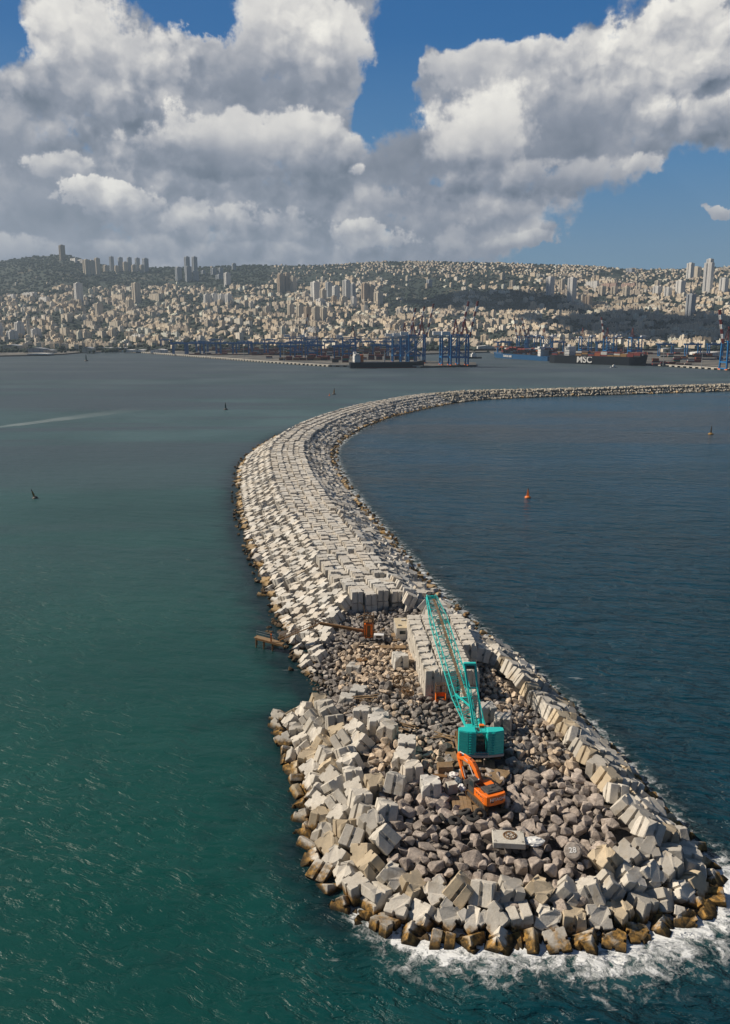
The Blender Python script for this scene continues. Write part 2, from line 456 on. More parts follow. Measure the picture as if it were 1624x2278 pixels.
# ------------------------------------------------------------------ outline of the breakwater (world metres, water level)
def chaikin(p, n=1):
    for _ in range(n):
        q = [p[0]]
        for a, b in zip(p[:-1], p[1:]): q += [a * 0.75 + b * 0.25, a * 0.25 + b * 0.75]
        p = q + [p[-1]]
    return p
def v2(p): return np.array([p[0], p[1]], dtype=float)
CL_PTS = [(9.5, 160), (6.0, 172), (1.5, 192), (-4.0, 214), (-11.0, 247), (-19.5, 287), (-27.5, 330), (-35.0, 378), (-40.5, 425), (-41.5, 476), (-35.5, 531),
          (-17.0, 612), (11.0, 689), (56.0, 771), (100.0, 823), (166.0, 852), (270.0, 886), (396.0, 932), (520.0, 968)]
CL = np.array(chaikin([v2(p) for p in CL_PTS], 3))
seg = np.linalg.norm(np.diff(CL, axis=0), axis=1); CL_S = np.concatenate([[0], np.cumsum(seg)])
def cl_at(s):
    x = np.interp(s, CL_S, CL[:, 0]); y = np.interp(s, CL_S, CL[:, 1])
    x1 = np.interp(s + 2.0, CL_S, CL[:, 0]); y1 = np.interp(s + 2.0, CL_S, CL[:, 1]); x0 = np.interp(s - 2.0, CL_S, CL[:, 0]); y0 = np.interp(s - 2.0, CL_S, CL[:, 1])
    d = np.array([x1 - x0, y1 - y0]); d /= np.linalg.norm(d) + 1e-9
    return np.array([x, y]), d
def half_width(s): return float(np.interp(s, [0, 60, 120, 260, 330, 640, 720, 800, 1300], [23, 24, 25.5, 26.5, 24.5, 22, 17, 14, 14]))
def crest(s): return float(np.interp(s, [0, 640, 760, 1300], [8.4, 8.4, 7.0, 6.5]))

# near part, traced from the photograph's water line
OUT_PX = [(590,1395),(604,1418),(640,1455),(690,1480),(716,1520),(720,1560),(672,1588),(606,1598),(632,1640),(650,1690),(668,1760),(680,1850),(692,1905),(735,1965),(752,2012),
          (820,2045),(900,2078),(1000,2092),(1100,2100),(1200,2092),(1320,2100),(1400,2080),(1480,2056),(1580,2018),(1592,1978),(1560,1910),(1500,1850),(1450,1790),
          (1400,1730),(1350,1672),(1280,1600),(1200,1522),(1140,1462)]
OUT_NEAR = np.array([v2(at(*p)) for p in OUT_PX])
def near_closed(): return OUT_NEAR
def seg_dist(P, poly, closed=True):
    "distance of points P (n,2) to a polyline, and inside test when closed"
    A = poly; B = np.roll(poly, -1, axis=0)
    if not closed: A, B = poly[:-1], poly[1:]
    best = np.full(len(P), 1e9)
    for a, b in zip(A, B):
        ab = b - a; L = ab @ ab + 1e-12
        t = np.clip(((P - a) @ ab) / L, 0, 1)
        d = np.linalg.norm(P - (a + t[:, None] * ab), axis=1)
        best = np.minimum(best, d)
    return best
def inside(P, poly):
    c = np.zeros(len(P), bool); x, y = P[:, 0], P[:, 1]
    for a, b in zip(poly, np.roll(poly, -1, axis=0)):
        cond = ((a[1] > y) != (b[1] > y))
        with np.errstate(divide='ignore', invalid='ignore'):
            xi = (b[0] - a[0]) * (y - a[1]) / (b[1] - a[1] + 1e-12) + a[0]
        c ^= cond & (x < xi)
    return c
def far_signed(P):
    "distance outside the curved finished part (negative inside); also side of the axis"
    best = np.full(len(P), 1e9); side = np.zeros(len(P)); sb = np.zeros(len(P))
    ss = np.arange(0, CL_S[-1], 6.0)
    for s in ss:
        c, d = cl_at(s)
        r = P - c; dist = np.linalg.norm(r, axis=1)
        m = dist < best
        best[m] = dist[m]; sb[m] = s
        side[m] = (r[m] @ np.array([d[1], -d[0]]))      # + = right of the axis
    hw = np.interp(sb, [0, 60, 120, 260, 330, 640, 720, 800, 1300], [23, 24, 25.5, 26.5, 24.5, 22, 17, 14, 14])
    return best - hw, side, sb

# ------------------------------------------------------------------ water
def lines(*parts):
    r = []
    for a, b, st in parts: r += list(np.arange(a, b, st))
    return np.array(sorted(set(np.round(r + [parts[-1][1]], 3))))
def build_water():
    xs = lines((-9000, -1500, 1500), (-1500, -300, 150), (-300, -78, 12), (-78, -24, 1.5), (-24, 60, 0.6), (60, 130, 2.5), (130, 560, 12), (560, 1500, 120), (1500, 9000, 1500))
    ys = lines((-300, 40, 40), (40, 74, 3), (74, 140, 0.6), (140, 220, 1.0), (220, 520, 2.0), (520, 1000, 6), (1000, 3000, 200), (3000, 14000, 1800))
    X, Y = np.meshgrid(xs, ys); P = np.stack([X.ravel(), Y.ravel()], 1)
    n = len(P); foam = np.zeros(n)
    near = (P[:, 0] > -110) & (P[:, 0] < 560) & (P[:, 1] > 40) & (P[:, 1] < 1050)
    Q = P[near]
    df, side, sb = far_signed(Q)
    dn = seg_dist(Q, OUT_NEAR); dn[inside(Q, OUT_NEAR)] *= -1
    d = np.minimum(df, dn)
    # how exposed each stretch is to the swell
    px = Q[:, 0]; py = Q[:, 1]
    expo = np.where(side > 0, 0.46, 0.05)
    expo = np.where(py < 160, np.clip((px + 4) / 34, 0.0, 1) * 0.66, expo)
    expo = np.where((py < 97), np.clip((px + 6) / 12, 0.0, 1.1), expo)
    expo = np.where(py > 560, expo * 0.6, expo)
    reach = np.where(py < 97, 4.2, np.where(py < 200, 3.4, 3.2))
    reach = np.where((py < 99) & (px > 24), 5.2, reach)
    f = expo * np.exp(-np.clip(d, 0, None) / reach)
    f = np.where(d < -3.0, 0, f)
    foam[near] = f
    lee = np.zeros(n)                       # 1 on the harbour side
    lee[near] = np.clip(0.5 - side / 60, 0, 1)
    # harbour side for everything left of the breakwater and its near end
    bx = np.interp(P[:, 1], [40, 86, 120, 160, 250, 330, 425, 531, 612, 689, 771, 823, 852, 932], [6, 4, 10, 9, -11, -27, -40, -35, -17, 11, 56, 100, 166, 396])
    lee2 = np.clip(0.5 + (bx - P[:, 0]) / 40, 0, 1)
    lee2[P[:, 1] > 960] = 1.0
    lee = lee2
    me = bpy.data.meshes.new('water')
    nx, ny = len(xs), len(ys)
    idx = np.arange(nx * ny).reshape(ny, nx)
    F = np.stack([idx[:-1, :-1], idx[:-1, 1:], idx[1:, 1:], idx[1:, :-1]], -1).reshape(-1, 4)
    me.vertices.add(n); co = np.zeros((n, 3)); co[:, :2] = P; me.vertices.foreach_set('co', co.ravel())
    me.loops.add(F.size); me.loops.foreach_set('vertex_index', F.ravel().astype(np.int32))
    me.polygons.add(len(F)); me.polygons.foreach_set('loop_start', np.arange(0, F.size, 4, dtype=np.int32)); me.polygons.foreach_set('loop_total', np.full(len(F), 4, dtype=np.int32))
    me.update(calc_edges=True)
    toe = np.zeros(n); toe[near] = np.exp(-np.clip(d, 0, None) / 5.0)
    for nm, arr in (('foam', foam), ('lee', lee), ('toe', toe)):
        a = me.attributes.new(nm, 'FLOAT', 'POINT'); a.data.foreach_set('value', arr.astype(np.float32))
    me.polygons.foreach_set('use_smooth', np.ones(len(F), bool))
    o = bpy.data.objects.new('water', me); COL.objects.link(o); tag(o, kind='structure')
    def mw(g, b, m):
        P_ = pos(g); px_, py_, _ = g.sep(P_)
        foam_ = g.new('ShaderNodeAttribute', attribute_name='foam').outputs['Fac']
        lee_ = g.new('ShaderNodeAttribute', attribute_name='lee').outputs['Fac']
        dist = g.v('LENGTH', g.v('SUBTRACT', P_, (0, 0, 0)))
        # clear deep green in the harbour, blue-green outside, patches of both
        patch = g.noise(P_, 0.011, 4, 0.55, dim='2D')
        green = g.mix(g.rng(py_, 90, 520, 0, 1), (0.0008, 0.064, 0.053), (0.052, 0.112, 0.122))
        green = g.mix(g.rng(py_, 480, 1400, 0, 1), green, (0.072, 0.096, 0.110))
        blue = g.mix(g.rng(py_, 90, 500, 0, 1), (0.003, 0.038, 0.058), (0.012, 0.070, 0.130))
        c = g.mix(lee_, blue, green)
        c = g.mix(g.rng(patch, 0.35, 0.7, 0, 0.45), c, (0.004, 0.030, 0.034))
        band = g.noise(g.v('MULTIPLY', P_, (0.0016, 0.011, 1)), 1.0, 4, 0.6, dim='2D')      # slicks and ruffled bands far out
        toe_ = g.new('ShaderNodeAttribute', attribute_name='toe').outputs['Fac']
        c = g.mix(g.m('MULTIPLY', g.rng(g.m('MULTIPLY_ADD', g.m('SUBTRACT', g.noise(P_, .12, 3, .6, dim='2D'), .5), .8, toe_), .12, .75), .8), c, (0.003, 0.010, 0.017))      # sunken rubble plus the rocks' dark reflection, painted into the colour
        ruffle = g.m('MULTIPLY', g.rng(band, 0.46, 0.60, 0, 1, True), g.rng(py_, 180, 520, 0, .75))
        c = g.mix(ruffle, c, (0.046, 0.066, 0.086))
        # lacy foam
        Pf = g.v('ADD', P_, g.v('SCALE', g.v('SUBTRACT', g.noise(P_, 0.35, 4, 0.6, color=True, dim='2D'), (0.5, 0.5, 0.5)), scale=3.2))
        lace = g.voro(Pf, 0.42, 'DISTANCE_TO_EDGE', detail=3, rough=0.7, dim='2D')
        lace2 = g.noise(Pf, 0.50, 8, 0.70, dim='2D')
        net = g.m('SUBTRACT', 1.0, g.rng(lace, 0.0, 0.16, 0, 1))
        v_ = g.m('ADD', g.m('MULTIPLY', net, 0.62), g.m('MULTIPLY', g.m('SUBTRACT', lace2, 0.5), 2.6))
        thr = g.m('SUBTRACT', 0.92, g.m('MULTIPLY', foam_, 1.48))
        fo = g.m('MULTIPLY', g.rng(g.m('SUBTRACT', v_, thr), -0.18, 0.55, 0, 1, True), g.rng(foam_, 0.14, 0.30))
        # slim streaks of old foam drifting from the seaward toe
        stv = g.noise(g.v('MULTIPLY', P_, (0.10, 0.55, 1)), 1.0, 5, 0.6, dim='2D')
        fo = g.m('MAXIMUM', fo, g.m('MULTIPLY', g.rng(stv, 0.715, 0.76), g.m('MULTIPLY', g.rng(foam_, 0.012, 0.08), 0.65)))
        # small whitecaps on the sea side
        wc = g.noise(g.v('MULTIPLY', P_, (0.35, 0.9, 1)), 1.0, 5, 0.7, dim='2D')
        fo = g.m('MAXIMUM', fo, g.m('MULTIPLY', g.rng(wc, 0.80, 0.84), g.rng(lee_, .25, 0.0, 0, .5)))
        # boat wake crossing the harbour
        A = at(-60, 957); B = at(330, 905)
        dx, dy = B.x - A.x, B.y - A.y; L = math.hypot(dx, dy); ux, uy = dx / L, dy / L
        rel = g.v('SUBTRACT', P_, (A.x, A.y, 0))
        along = g.v('DOT_PRODUCT', rel, (ux, uy, 0)); across = g.m('ABSOLUTE', g.m('ADD', g.v('DOT_PRODUCT', rel, (-uy, ux, 0)), g.m('MULTIPLY', g.m('SINE', g.m('MULTIPLY', along, 0.012)), 3.0)))
        wide = g.rng(along, 0, L, 6.0, 20.0)
        wk = g.rng(g.m('DIVIDE', across, wide), 0.4, 1.0, 1, 0, True)
        wk = g.m('MULTIPLY', wk, g.rng(along, 0, L * 0.95, 0.5, 0.0))
        wkn = g.noise(g.v('MULTIPLY', g.xyz(along, across, 0), (0.03, 0.5, 1)), 1.0, 4, 0.6, dim='2D')
        fo = g.m('MAXIMUM', fo, g.m('MULTIPLY', g.rng(wkn, 0.36, 0.72), wk))
        # turbulent pale water under the foam
        c = g.mix(g.m('MULTIPLY', g.rng(foam_, 0.1, 0.9), 0.55), c, (0.05, 0.17, 0.16))
        c = g.mix(fo, c, (0.80, 0.82, 0.82))
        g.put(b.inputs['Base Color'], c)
        b.inputs['IOR'].default_value = 1.33; b.inputs['Specular IOR Level'].default_value = 0.33
        rr = g.mix(lee_, (0.22, 0.22, 0.22), (0.16, 0.16, 0.16))
        g.put(b.inputs['Roughness'], g.m('ADD', g.m('MULTIPLY', fo, 0.5), g.m('ADD', g.rng(dist, 60, 1500, 0.16, 0.34), g.m('MULTIPLY', lee_, 0.22))))
        # waves: swell, wind chop, ripples; lower in the harbour
        ang = R(18)
        rot = g.new('ShaderNodeVectorRotate', rotation_type='Z_AXIS'); g.put(rot.inputs['Vector'], P_); rot.inputs['Angle'].default_value = ang
        Pr = rot.outputs[0]
        wob = g.v('ADD', Pr, g.v('SCALE', g.v('SUBTRACT', g.noise(P_, 0.10, 3, 0.5, color=True, dim='2D'), (0.5, 0.5, 0.5)), scale=4.0))
        a1 = g.noise(g.v('MULTIPLY', wob, (0.055, 0.22, 1)), 1.0, 3, 0.5, dim='2D')
        a2 = g.noise(g.v('MULTIPLY', wob, (0.28, 0.85, 1)), 1.0, 4, 0.62, dim='2D')
        a3 = g.noise(g.v('MULTIPLY', Pr, (1.4, 3.0, 1)), 1.0, 3, 0.6, dim='2D')
        # sharpen crests
        sh = g.m('SUBTRACT', 1.0, g.m('ABSOLUTE', g.m('MULTIPLY', g.m('SUBTRACT', a2, 0.5), 3.0)))
        h = g.m('ADD', g.m('MULTIPLY', a1, 1.5), g.m('ADD', g.m('MULTIPLY', sh, 0.14), g.m('ADD', g.m('MULTIPLY', a2, 0.45), g.m('MULTIPLY', a3, 0.07))))
        amp = g.m('MULTIPLY', g.rng(lee_, 0, 1, 2.5, 0.52), g.rng(dist, 100, 1400, 1.0, 0.35))
        amp = g.m('MULTIPLY', amp, g.rng(band, 0.35, 0.65, 0.75, 1.25))
        h = g.m('MULTIPLY', h, amp)
        h = g.m('ADD', h, g.m('MULTIPLY', fo, 0.25))
        bump(g, b, h, 0.9, 1.0)
    o.data.materials.append(material('sea_water', mw))
build_water()
# ------------------------------------------------------------------ mound under the armour
def z_far(s, t):
    "top of the armour layer; t in metres from the axis"
    hw, cr = half_width(s), crest(s)
    a = abs(t); top = hw * 0.30
    if a < top: return cr
    return cr + (a - top) / (hw - top) * (-0.6 - cr)

WORK_Z = 4.2
# inner work floor of the unfinished near end
FLOOR_PX = [(700,1400),(790,1352),(900,1352),(985,1420),(1100,1540),(1215,1640),(1280,1760),(1350,1850),(1340,1935),(1250,1972),(1080,1958),(985,1925),(900,1880),(868,1800),(850,1700),(770,1630),(735,1560),(712,1500)]
FLOOR = np.array([v2(at(x, y, 3.4)) for x, y in FLOOR_PX])
def floor_z(x, y):
    "height of the rubble floor: highest along the seaward side, falling to the notch on the harbour side"
    z = 4.3
    z = min(z, np.interp(y, [86, 92, 98, 104], [1.8, 3.1, 3.9, 4.3]))
    xl = np.interp(y, [100, 130, 141, 150, 163, 175, 190], [-60, -20, -8.5, -9.0, -12.5, -15, -60])
    z = min(z, 0.0 + (x - xl) * 0.42)
    return float(max(z, -0.6))
def build_mound():
    # finished part
    mb = MB(); V = []; cols = [-1.06, -0.72, -0.34, 0.34, 0.72, 1.06]
    ss = np.arange(16, CL_S[-1], 6.0)
    for s in ss:
        c, d = cl_at(s); nrm = np.array([d[1], -d[0]]); hw = half_width(s)
        for k in cols:
            t = k * hw; p = c + nrm * t
            zz = z_far(s, min(abs(t), hw)) - 2.6
            if s < 33: zz = min(zz, 2.2)
            V.append((p[0], p[1], zz))
    n = len(cols); F = []
    for i in range(len(ss) - 1):
        for k in range(n - 1): F.append((i * n + k, (i + 1) * n + k, (i + 1) * n + k + 1, i * n + k + 1))
    mb.add(V, F)
    # near part
    xs = np.arange(-24, 50, 1.2); ys = np.arange(80, 200, 1.2)
    X, Y = np.meshgrid(xs, ys); P = np.stack([X.ravel(), Y.ravel()], 1)
    poly = np.array(list(OUT_NEAR) + [(27.0, 175.0), (22.0, 204.0), (-12.0, 200.0), (-17.0, 186.0)])
    do = seg_dist(P, poly); do[~inside(P, poly)] *= -1
    Z = np.array([min(floor_z(x, y) - 0.9, -1.2 + d * 0.5) for (x, y), d in zip(P, do)]) + nrs.rand(len(P)) * 0.3
    i = np.arange(len(P)).reshape(X.shape)
    Fq = np.stack([i[:-1, :-1], i[:-1, 1:], i[1:, 1:], i[1:, :-1]], -1).reshape(-1, 4)
    keep = (Z[Fq] > -3.5).all(1)
    mb.add(np.column_stack([P, Z]), Fq[keep].tolist())
    def m_core(g, b, m):
        n = g.noise(pos(g), 2.0, 5, 0.7)
        g.put(b.inputs['Base Color'], g.ramp(n, [(0.3, (0.030, 0.024, 0.020)), (0.7, (0.12, 0.10, 0.085))])); b.inputs['Roughness'].default_value = 0.95
    tag(mb.build('ground', material('rubble_core', m_core)), kind='structure')
build_mound()

# ------------------------------------------------------------------ grooved concrete cubes
def cube_rings(fine, r):
    "grooved cube 2.9 m; origin at the centre of its base"
    H = 2.75; b0, b1 = 1.47, 1.37; g = 0.25; dp = 0.30
    def ring(h, hw, pocket=0.0, cut=0.10):
        pts = []
        for k in range(4):
            a = Matrix.Rotation(k * math.pi / 2, 2)
            loc = [(hw, -hw + cut), (hw, -g), (hw - dp - pocket, -g * 0.62), (hw - dp - pocket, g * 0.62), (hw, g), (hw, hw - cut)]
            for p in loc: pts.append((*(a @ Vector(p)), h))
        return pts
    if not fine: return [ring(0, b0), ring(H, b1)]
    L = [ring(0, b0 - 0.06, cut=0.14), ring(0.07, b0)]
    for f, pk in ((0.40, 0), (0.44, 0.42), (0.56, 0.42), (0.60, 0)):
        L.append(ring(H * f, b0 + (b1 - b0) * f, pk))
    L += [ring(H - 0.07, b1), ring(H, b1 - 0.06, cut=0.14)]
    if r:
        for R_ in (L[-1], L[-2], L[0], L[1]):
            for i in range(len(R_)):
                x, y, z = R_[i]; R_[i] = (x + r.uniform(-.03, .03), y + r.uniform(-.03, .03), z + r.uniform(-.03, .03))
        for _ in range(r.randint(0, 3)):           # a knocked-off corner
            k = r.randrange(4) * 6; q = r.uniform(0.10, 0.38)
            for R_, w in ((L[-1], 1.0), (L[-2], 0.7)):
                for i in (k - 1, k):
                    x, y, z = R_[i]; R_[i] = (x * (1 - q * w * 0.6), y * (1 - q * w * 0.6), z - q * w)
    return L
def cube_geo(fine=True, r=None):
    L = cube_rings(fine, r); n = len(L[0]); V = [p for q in L for p in q]; F = []
    for i in range(len(L) - 1):
        for k in range(n):
            l = (k + 1) % n; F.append((i * n + k, i * n + l, (i + 1) * n + l, (i + 1) * n + k))
    F.append(tuple(range(n))[::-1]); F.append(tuple((len(L) - 1) * n + k for k in range(n)))
    return np.array(V), F
CUBE_VARS = []
for i in range(6):
    mb = MB(); mb.add(*cube_geo(True, random.Random(100 + i))); CUBE_VARS.append(mb.mesh('concrete_cube', MAT['concrete']))
CV, CF = cube_geo(False)
CV = CV - np.array([0, 0, 1.375])
CUBES = []            # (matrix of the cube's CENTRE, tint, zone)
def place(center, normal=(0, 0, 1), yaw=0.0, tilt=0.0, tint=None, zone='', scale=1.0, r=rnd):
    nrm = Vector(normal).normalized()
    q = Vector((0, 0, 1)).rotation_difference(nrm).to_matrix()
    j = Euler((r.gauss(0, tilt), r.gauss(0, tilt), 0)).to_matrix()
    M = q @ j @ Matrix.Rotation(yaw, 3, 'Z')
    if tint is None:
        v = r.uniform(0.86, 1.16); w = r.uniform(-0.035, 0.035)
        tint = (v * (1 + w), v, v * (1 - w * 1.2))
    CUBES.append([Vector(center), M, tint, zone, scale])

def far_cubes():
    r = random.Random(3)
    s = 0.0; row = 0; PH = [r.uniform(-1.5, 1.5) for _ in range(80)]
    # the end of the finished part is a curved wall of cubes facing the work floor
    while s < CL_S[-1] - 4:
        c, d = cl_at(s); hw = half_width(s); nrm = np.array([d[1], -d[0]]); yaw = math.atan2(d[1], d[0])
        fine_ = 40 < s < 640
        step = 3.02 if fine_ else (3.0 if s < 640 else 3.3)
        n = int(2 * hw / (2.68 if fine_ else 3.0)); top_ = hw * 0.3; loose = 1.0 if s < 640 else 3.5
        for k in range(n + 1):
            t = -hw + 2 * hw * (k / n) + (0 if row % 2 else 0.0)
            PH[k] += r.uniform(-.15, .15); stag = PH[k]; t += r.gauss(0, .22)
            ss = s + stag + (0.8 if t < -top_ else 0) * math.sin(k * 2.1 + row * .7) + r.uniform(-.32, .32) * loose
            # leave the working bay open at the near end
            bay = 27 - max(0, abs(t + 1.0) - 7.5) * 2.6 if t < 8.5 else -5
            if ss < bay: continue
            if t < -18 and ss < 5: continue
            c2, d2 = cl_at(ss)
            p = c2 + np.array([d2[1], -d2[0]]) * t
            if abs(t) > hw - 2.0 and r.random() < 0.12: continue
            z = z_far(s, t)
            a = abs(t); top = hw * 0.30; sg = 1 if t > 0 else -1
            sl = (crest(s) + 0.6) / (hw - top)
            if a > top: N_ = (np.array([d[1], -d[0]]) * sg * sl * (0.85 if t < 0 else 0.6)); N3 = (N_[0], N_[1], 1.0)
            else: N3 = (0, 0, 1)
            edge = max(0.0, (a - hw + 4.5) / 4.5)
            right = t > hw * 0.45
            tl = ((0.04 if a <= top else 0.13) + 0.28 * edge + (0.10 if right else 0)) * (1 if loose < 2 else 2.6)
            ya = yaw + (0.0 if a <= top else ((0.62 if s > 12 else .3) if t < 0 else -0.25)) + r.gauss(0, (0.06 if a <= top else 0.13) + 0.4 * edge + (0.18 if right else 0)) * loose ** 0.5
            zz = z - 1.35 + r.gauss(0, (0.13 if a <= top else 0.22) + 0.25 * edge) + (0.6 if (k % 2 == 0 and a <= top * 1.3) else 0)
            if s > 640:
                tn = r.uniform(0.62, 0.95); tint = (tn * 1.03, tn, tn * 0.92)
            else: tint = None
            if a > hw - 2.8 and 8 < s: k_ = r.uniform(.5, .95); tint = (k_, k_ * .74, k_ * .42)
            place((p[0], p[1], zz), N3, ya, tl, tint, 'far' if ss > 40 else 'wall', (r.uniform(0.85, 0.91) if fine_ else r.uniform(0.93, 0.98)) if loose < 2 else r.uniform(0.82, 1.02), r)
            # second tier showing at the open end
            if ss < bay + 4.5 and z > 3.2:
                place((p[0], p[1], zz - 2.85), N3, ya + r.gauss(0, .05), 0.03, None, 'wall', 1.0, r)
        s += step * 1.0; row += 1
far_cubes()

def ring_cubes():
    "several lines of cubes following the water's edge of the unfinished end"
    r = random.Random(5)
    pts = [Vector((p[0], p[1])) for p in OUT_NEAR]
    # path from the harbour spit round the tip and up the seaward side
    path = pts[6:]
    # continue up the seaward side into the finished part
    dense = [np.array(p) for p in path]
    dense = chaikin(dense, 2)
    A = np.array(dense); L = np.concatenate([[0], np.cumsum(np.linalg.norm(np.diff(A, axis=0), axis=1))])
    def pt(s):
        x = np.interp(s, L, A[:, 0]); y = np.interp(s, L, A[:, 1])
        x1 = np.interp(s + 1.5, L, A[:, 0]) - np.interp(s - 1.5, L, A[:, 0]); y1 = np.interp(s + 1.5, L, A[:, 1]) - np.interp(s - 1.5, L, A[:, 1])
        d = np.array([x1, y1]); d /= np.linalg.norm(d) + 1e-9
        return np.array([x, y]), d
    done = []
    total = L[-1]
    rows = [(-0.2, -0.1), (2.4, 1.2), (5.0, 2.9), (7.7, 4.5), (10.3, 5.3)]
    for ri, (off, zc) in enumerate(rows):
        s = r.uniform(0, 2)
        while s < total:
            p, d = pt(s); inn = np.array([-d[1], d[0]])
            q = p + inn * off
            X, Y = q
            # how many rows each stretch has
            left = X < 12 and Y > 92; tip = Y <= 96; rgt = not left and not tip
            if rgt and ri == 4: s += 3; continue
            if tip and ri == 4: s += 3; continue
            if tip and ri == 3 and not (X > 30 or X < 2): s += 3; continue
            if left and ri == 4 and (Y > 126 or r.random() < 0.45): s += 3.0; continue
            ok = all((X - a) ** 2 + (Y - b) ** 2 + (zc - c) ** 2 > 2.75 ** 2 for a, b, c in done)
            if not ok: s += 0.5; continue
            wild = 0.44 if (tip or left) else (0.32 if Y < 122 else 0.17)
            if ri == 0: wild += 0.25
            slope = 0.52 if rgt else 0.40
            if ri >= 3: slope = 0.30 if rgt else 0.12
            if rgt and ri == 3: slope = 0.42
            out = -inn
            N3 = (out[0] * slope, out[1] * slope, 1.0)
            yaw = math.atan2(d[1], d[0]) + (r.gauss(0, 0.42) if not rgt else r.gauss(0, 0.34 if Y < 122 else 0.16))
            if left and ri > 0: yaw = R(28) + r.gauss(0, 0.35)
            z = zc + r.gauss(0, 0.22) + (0.7 if rgt and ri > 0 else 0)
            if ri == 0: z -= r.uniform(0.0, 0.7)
            z = min(z, 6.2)
            if left and Y > 134: z = min(z, 0.8 + 0.35 * (X + 17))
            tn = r.choice([r.uniform(0.66, 0.88), r.uniform(0.88, 1.12), r.uniform(0.95, 1.15)])
            tint = (tn, tn * .99, tn * .97)
            if r.random() < .26: tint = (tn * .92, tn * .80, tn * .62)
            place((q[0], q[1], z - 0.2), N3, yaw, wild, tint, 'left' if left else ('tip' if tip else 'right'), 1.0, r)
            done.append((X, Y, zc))
            s += r.uniform(3.0, 3.6) if not rgt else r.uniform(2.95, 3.25)
ring_cubes()

def seaward_bank():
    "the high bank on the sea side between the finished part and the ring"
    r = random.Random(8)
    for k in range(0, 14):
        f = k / 13
        base = np.array([v2(at(1185, 1508))[0], v2(at(1185, 1508))[1]]) * (1 - f) + (cl_at(3)[0] + np.array([cl_at(3)[1][1], -cl_at(3)[1][0]]) * half_width(3)) * f
        d = np.array([-0.2, 1.0]); d /= np.linalg.norm(d); out = np.array([d[1], -d[0]])
        for ri in range(5):
            q = base - out * (0.2 + ri * 2.75) + d * r.uniform(-.2, .2)
            z = [0.0, 1.6, 3.2, 4.9, 6.2][ri] 
            if ri == 4 and (k % 1): continue
            place((q[0], q[1], z + r.gauss(0, .12)), (out[0] * .5, out[1] * .5, 1), math.atan2(d[1], d[0]) + r.gauss(0, .12), 0.10 + (0.25 if ri == 0 else 0), None, 'right', 1.0, r)
seaward_bank()

def px_cube(px, py, z, yaw, zone, tilt=0.03, N3=(0, 0, 1), tint=None, r=rnd):
    p = at(px, py, z); place((p.x, p.y, z), N3, yaw, tilt, tint, zone, 1.0, r)
STACK_YAW = R(9)
def store_stack():
    "neat double stack of finished cubes beside the crane"
    r = random.Random(12)
    o = at(944, 1558, WORK_Z - 0.2); d = Vector((at(903, 1420, WORK_Z).x - o.x, at(903, 1420, WORK_Z).y - o.y)).normalized(); e = Vector((d.y, -d.x))
    yaw = math.atan2(d.y, d.x)
    n = 11
    for i in range(n):
        for j in range(4):
            if i == 0 and j == 3: continue
            if i < 4 and j == 3: continue
            if i == n - 1 and j < 1: continue
            if i > 9 and j == 3: continue
            for k in range(2):
                if k == 1 and (i == n - 1 or r.random() < 0.03): continue
                p = Vector((o.x, o.y)) + d * (1.5 + i * 3.02) + e * (1.5 + j * 3.02)
                place((p.x + r.uniform(-.08, .08), p.y + r.uniform(-.08, .08), WORK_Z + 1.2 + k * 2.78), (0, 0, 1), yaw + r.gauss(0, .02), 0.006, (1.02, 1.01, 0.99), 'stack', 1.0, r)
store_stack()
LOOSE = [(890,1468,R(12)),(789,1492,R(-18)),(798,1545,R(-15)),(772,1562,R(-12)),(806,1590,R(-8)),(838,1612,R(5)),(862,1625,R(-24)),(846,1598,R(4)),
         (1083,1584,R(8)),(1118,1608,R(-14)),(1046,1520,R(6)),(1044,1552,R(6)),(958,1752,R(2)),(880,1742,R(-16)),(905,1660,R(-5)),(898,1690,R(-30)),(916,1716,R(12))]
for i, (x, y, a) in enumerate(LOOSE):
    z = WORK_Z + 1.35
    if i == 1: z = 3.0
    if i == 2 or i == 3: z = 3.5
    px_cube(x, y, z, a, 'loose', 0.03 if i not in (6, 13, 15) else 0.25)
px_cube(1046, 1500, WORK_Z + 4.1, R(6), 'loose', 0.0)

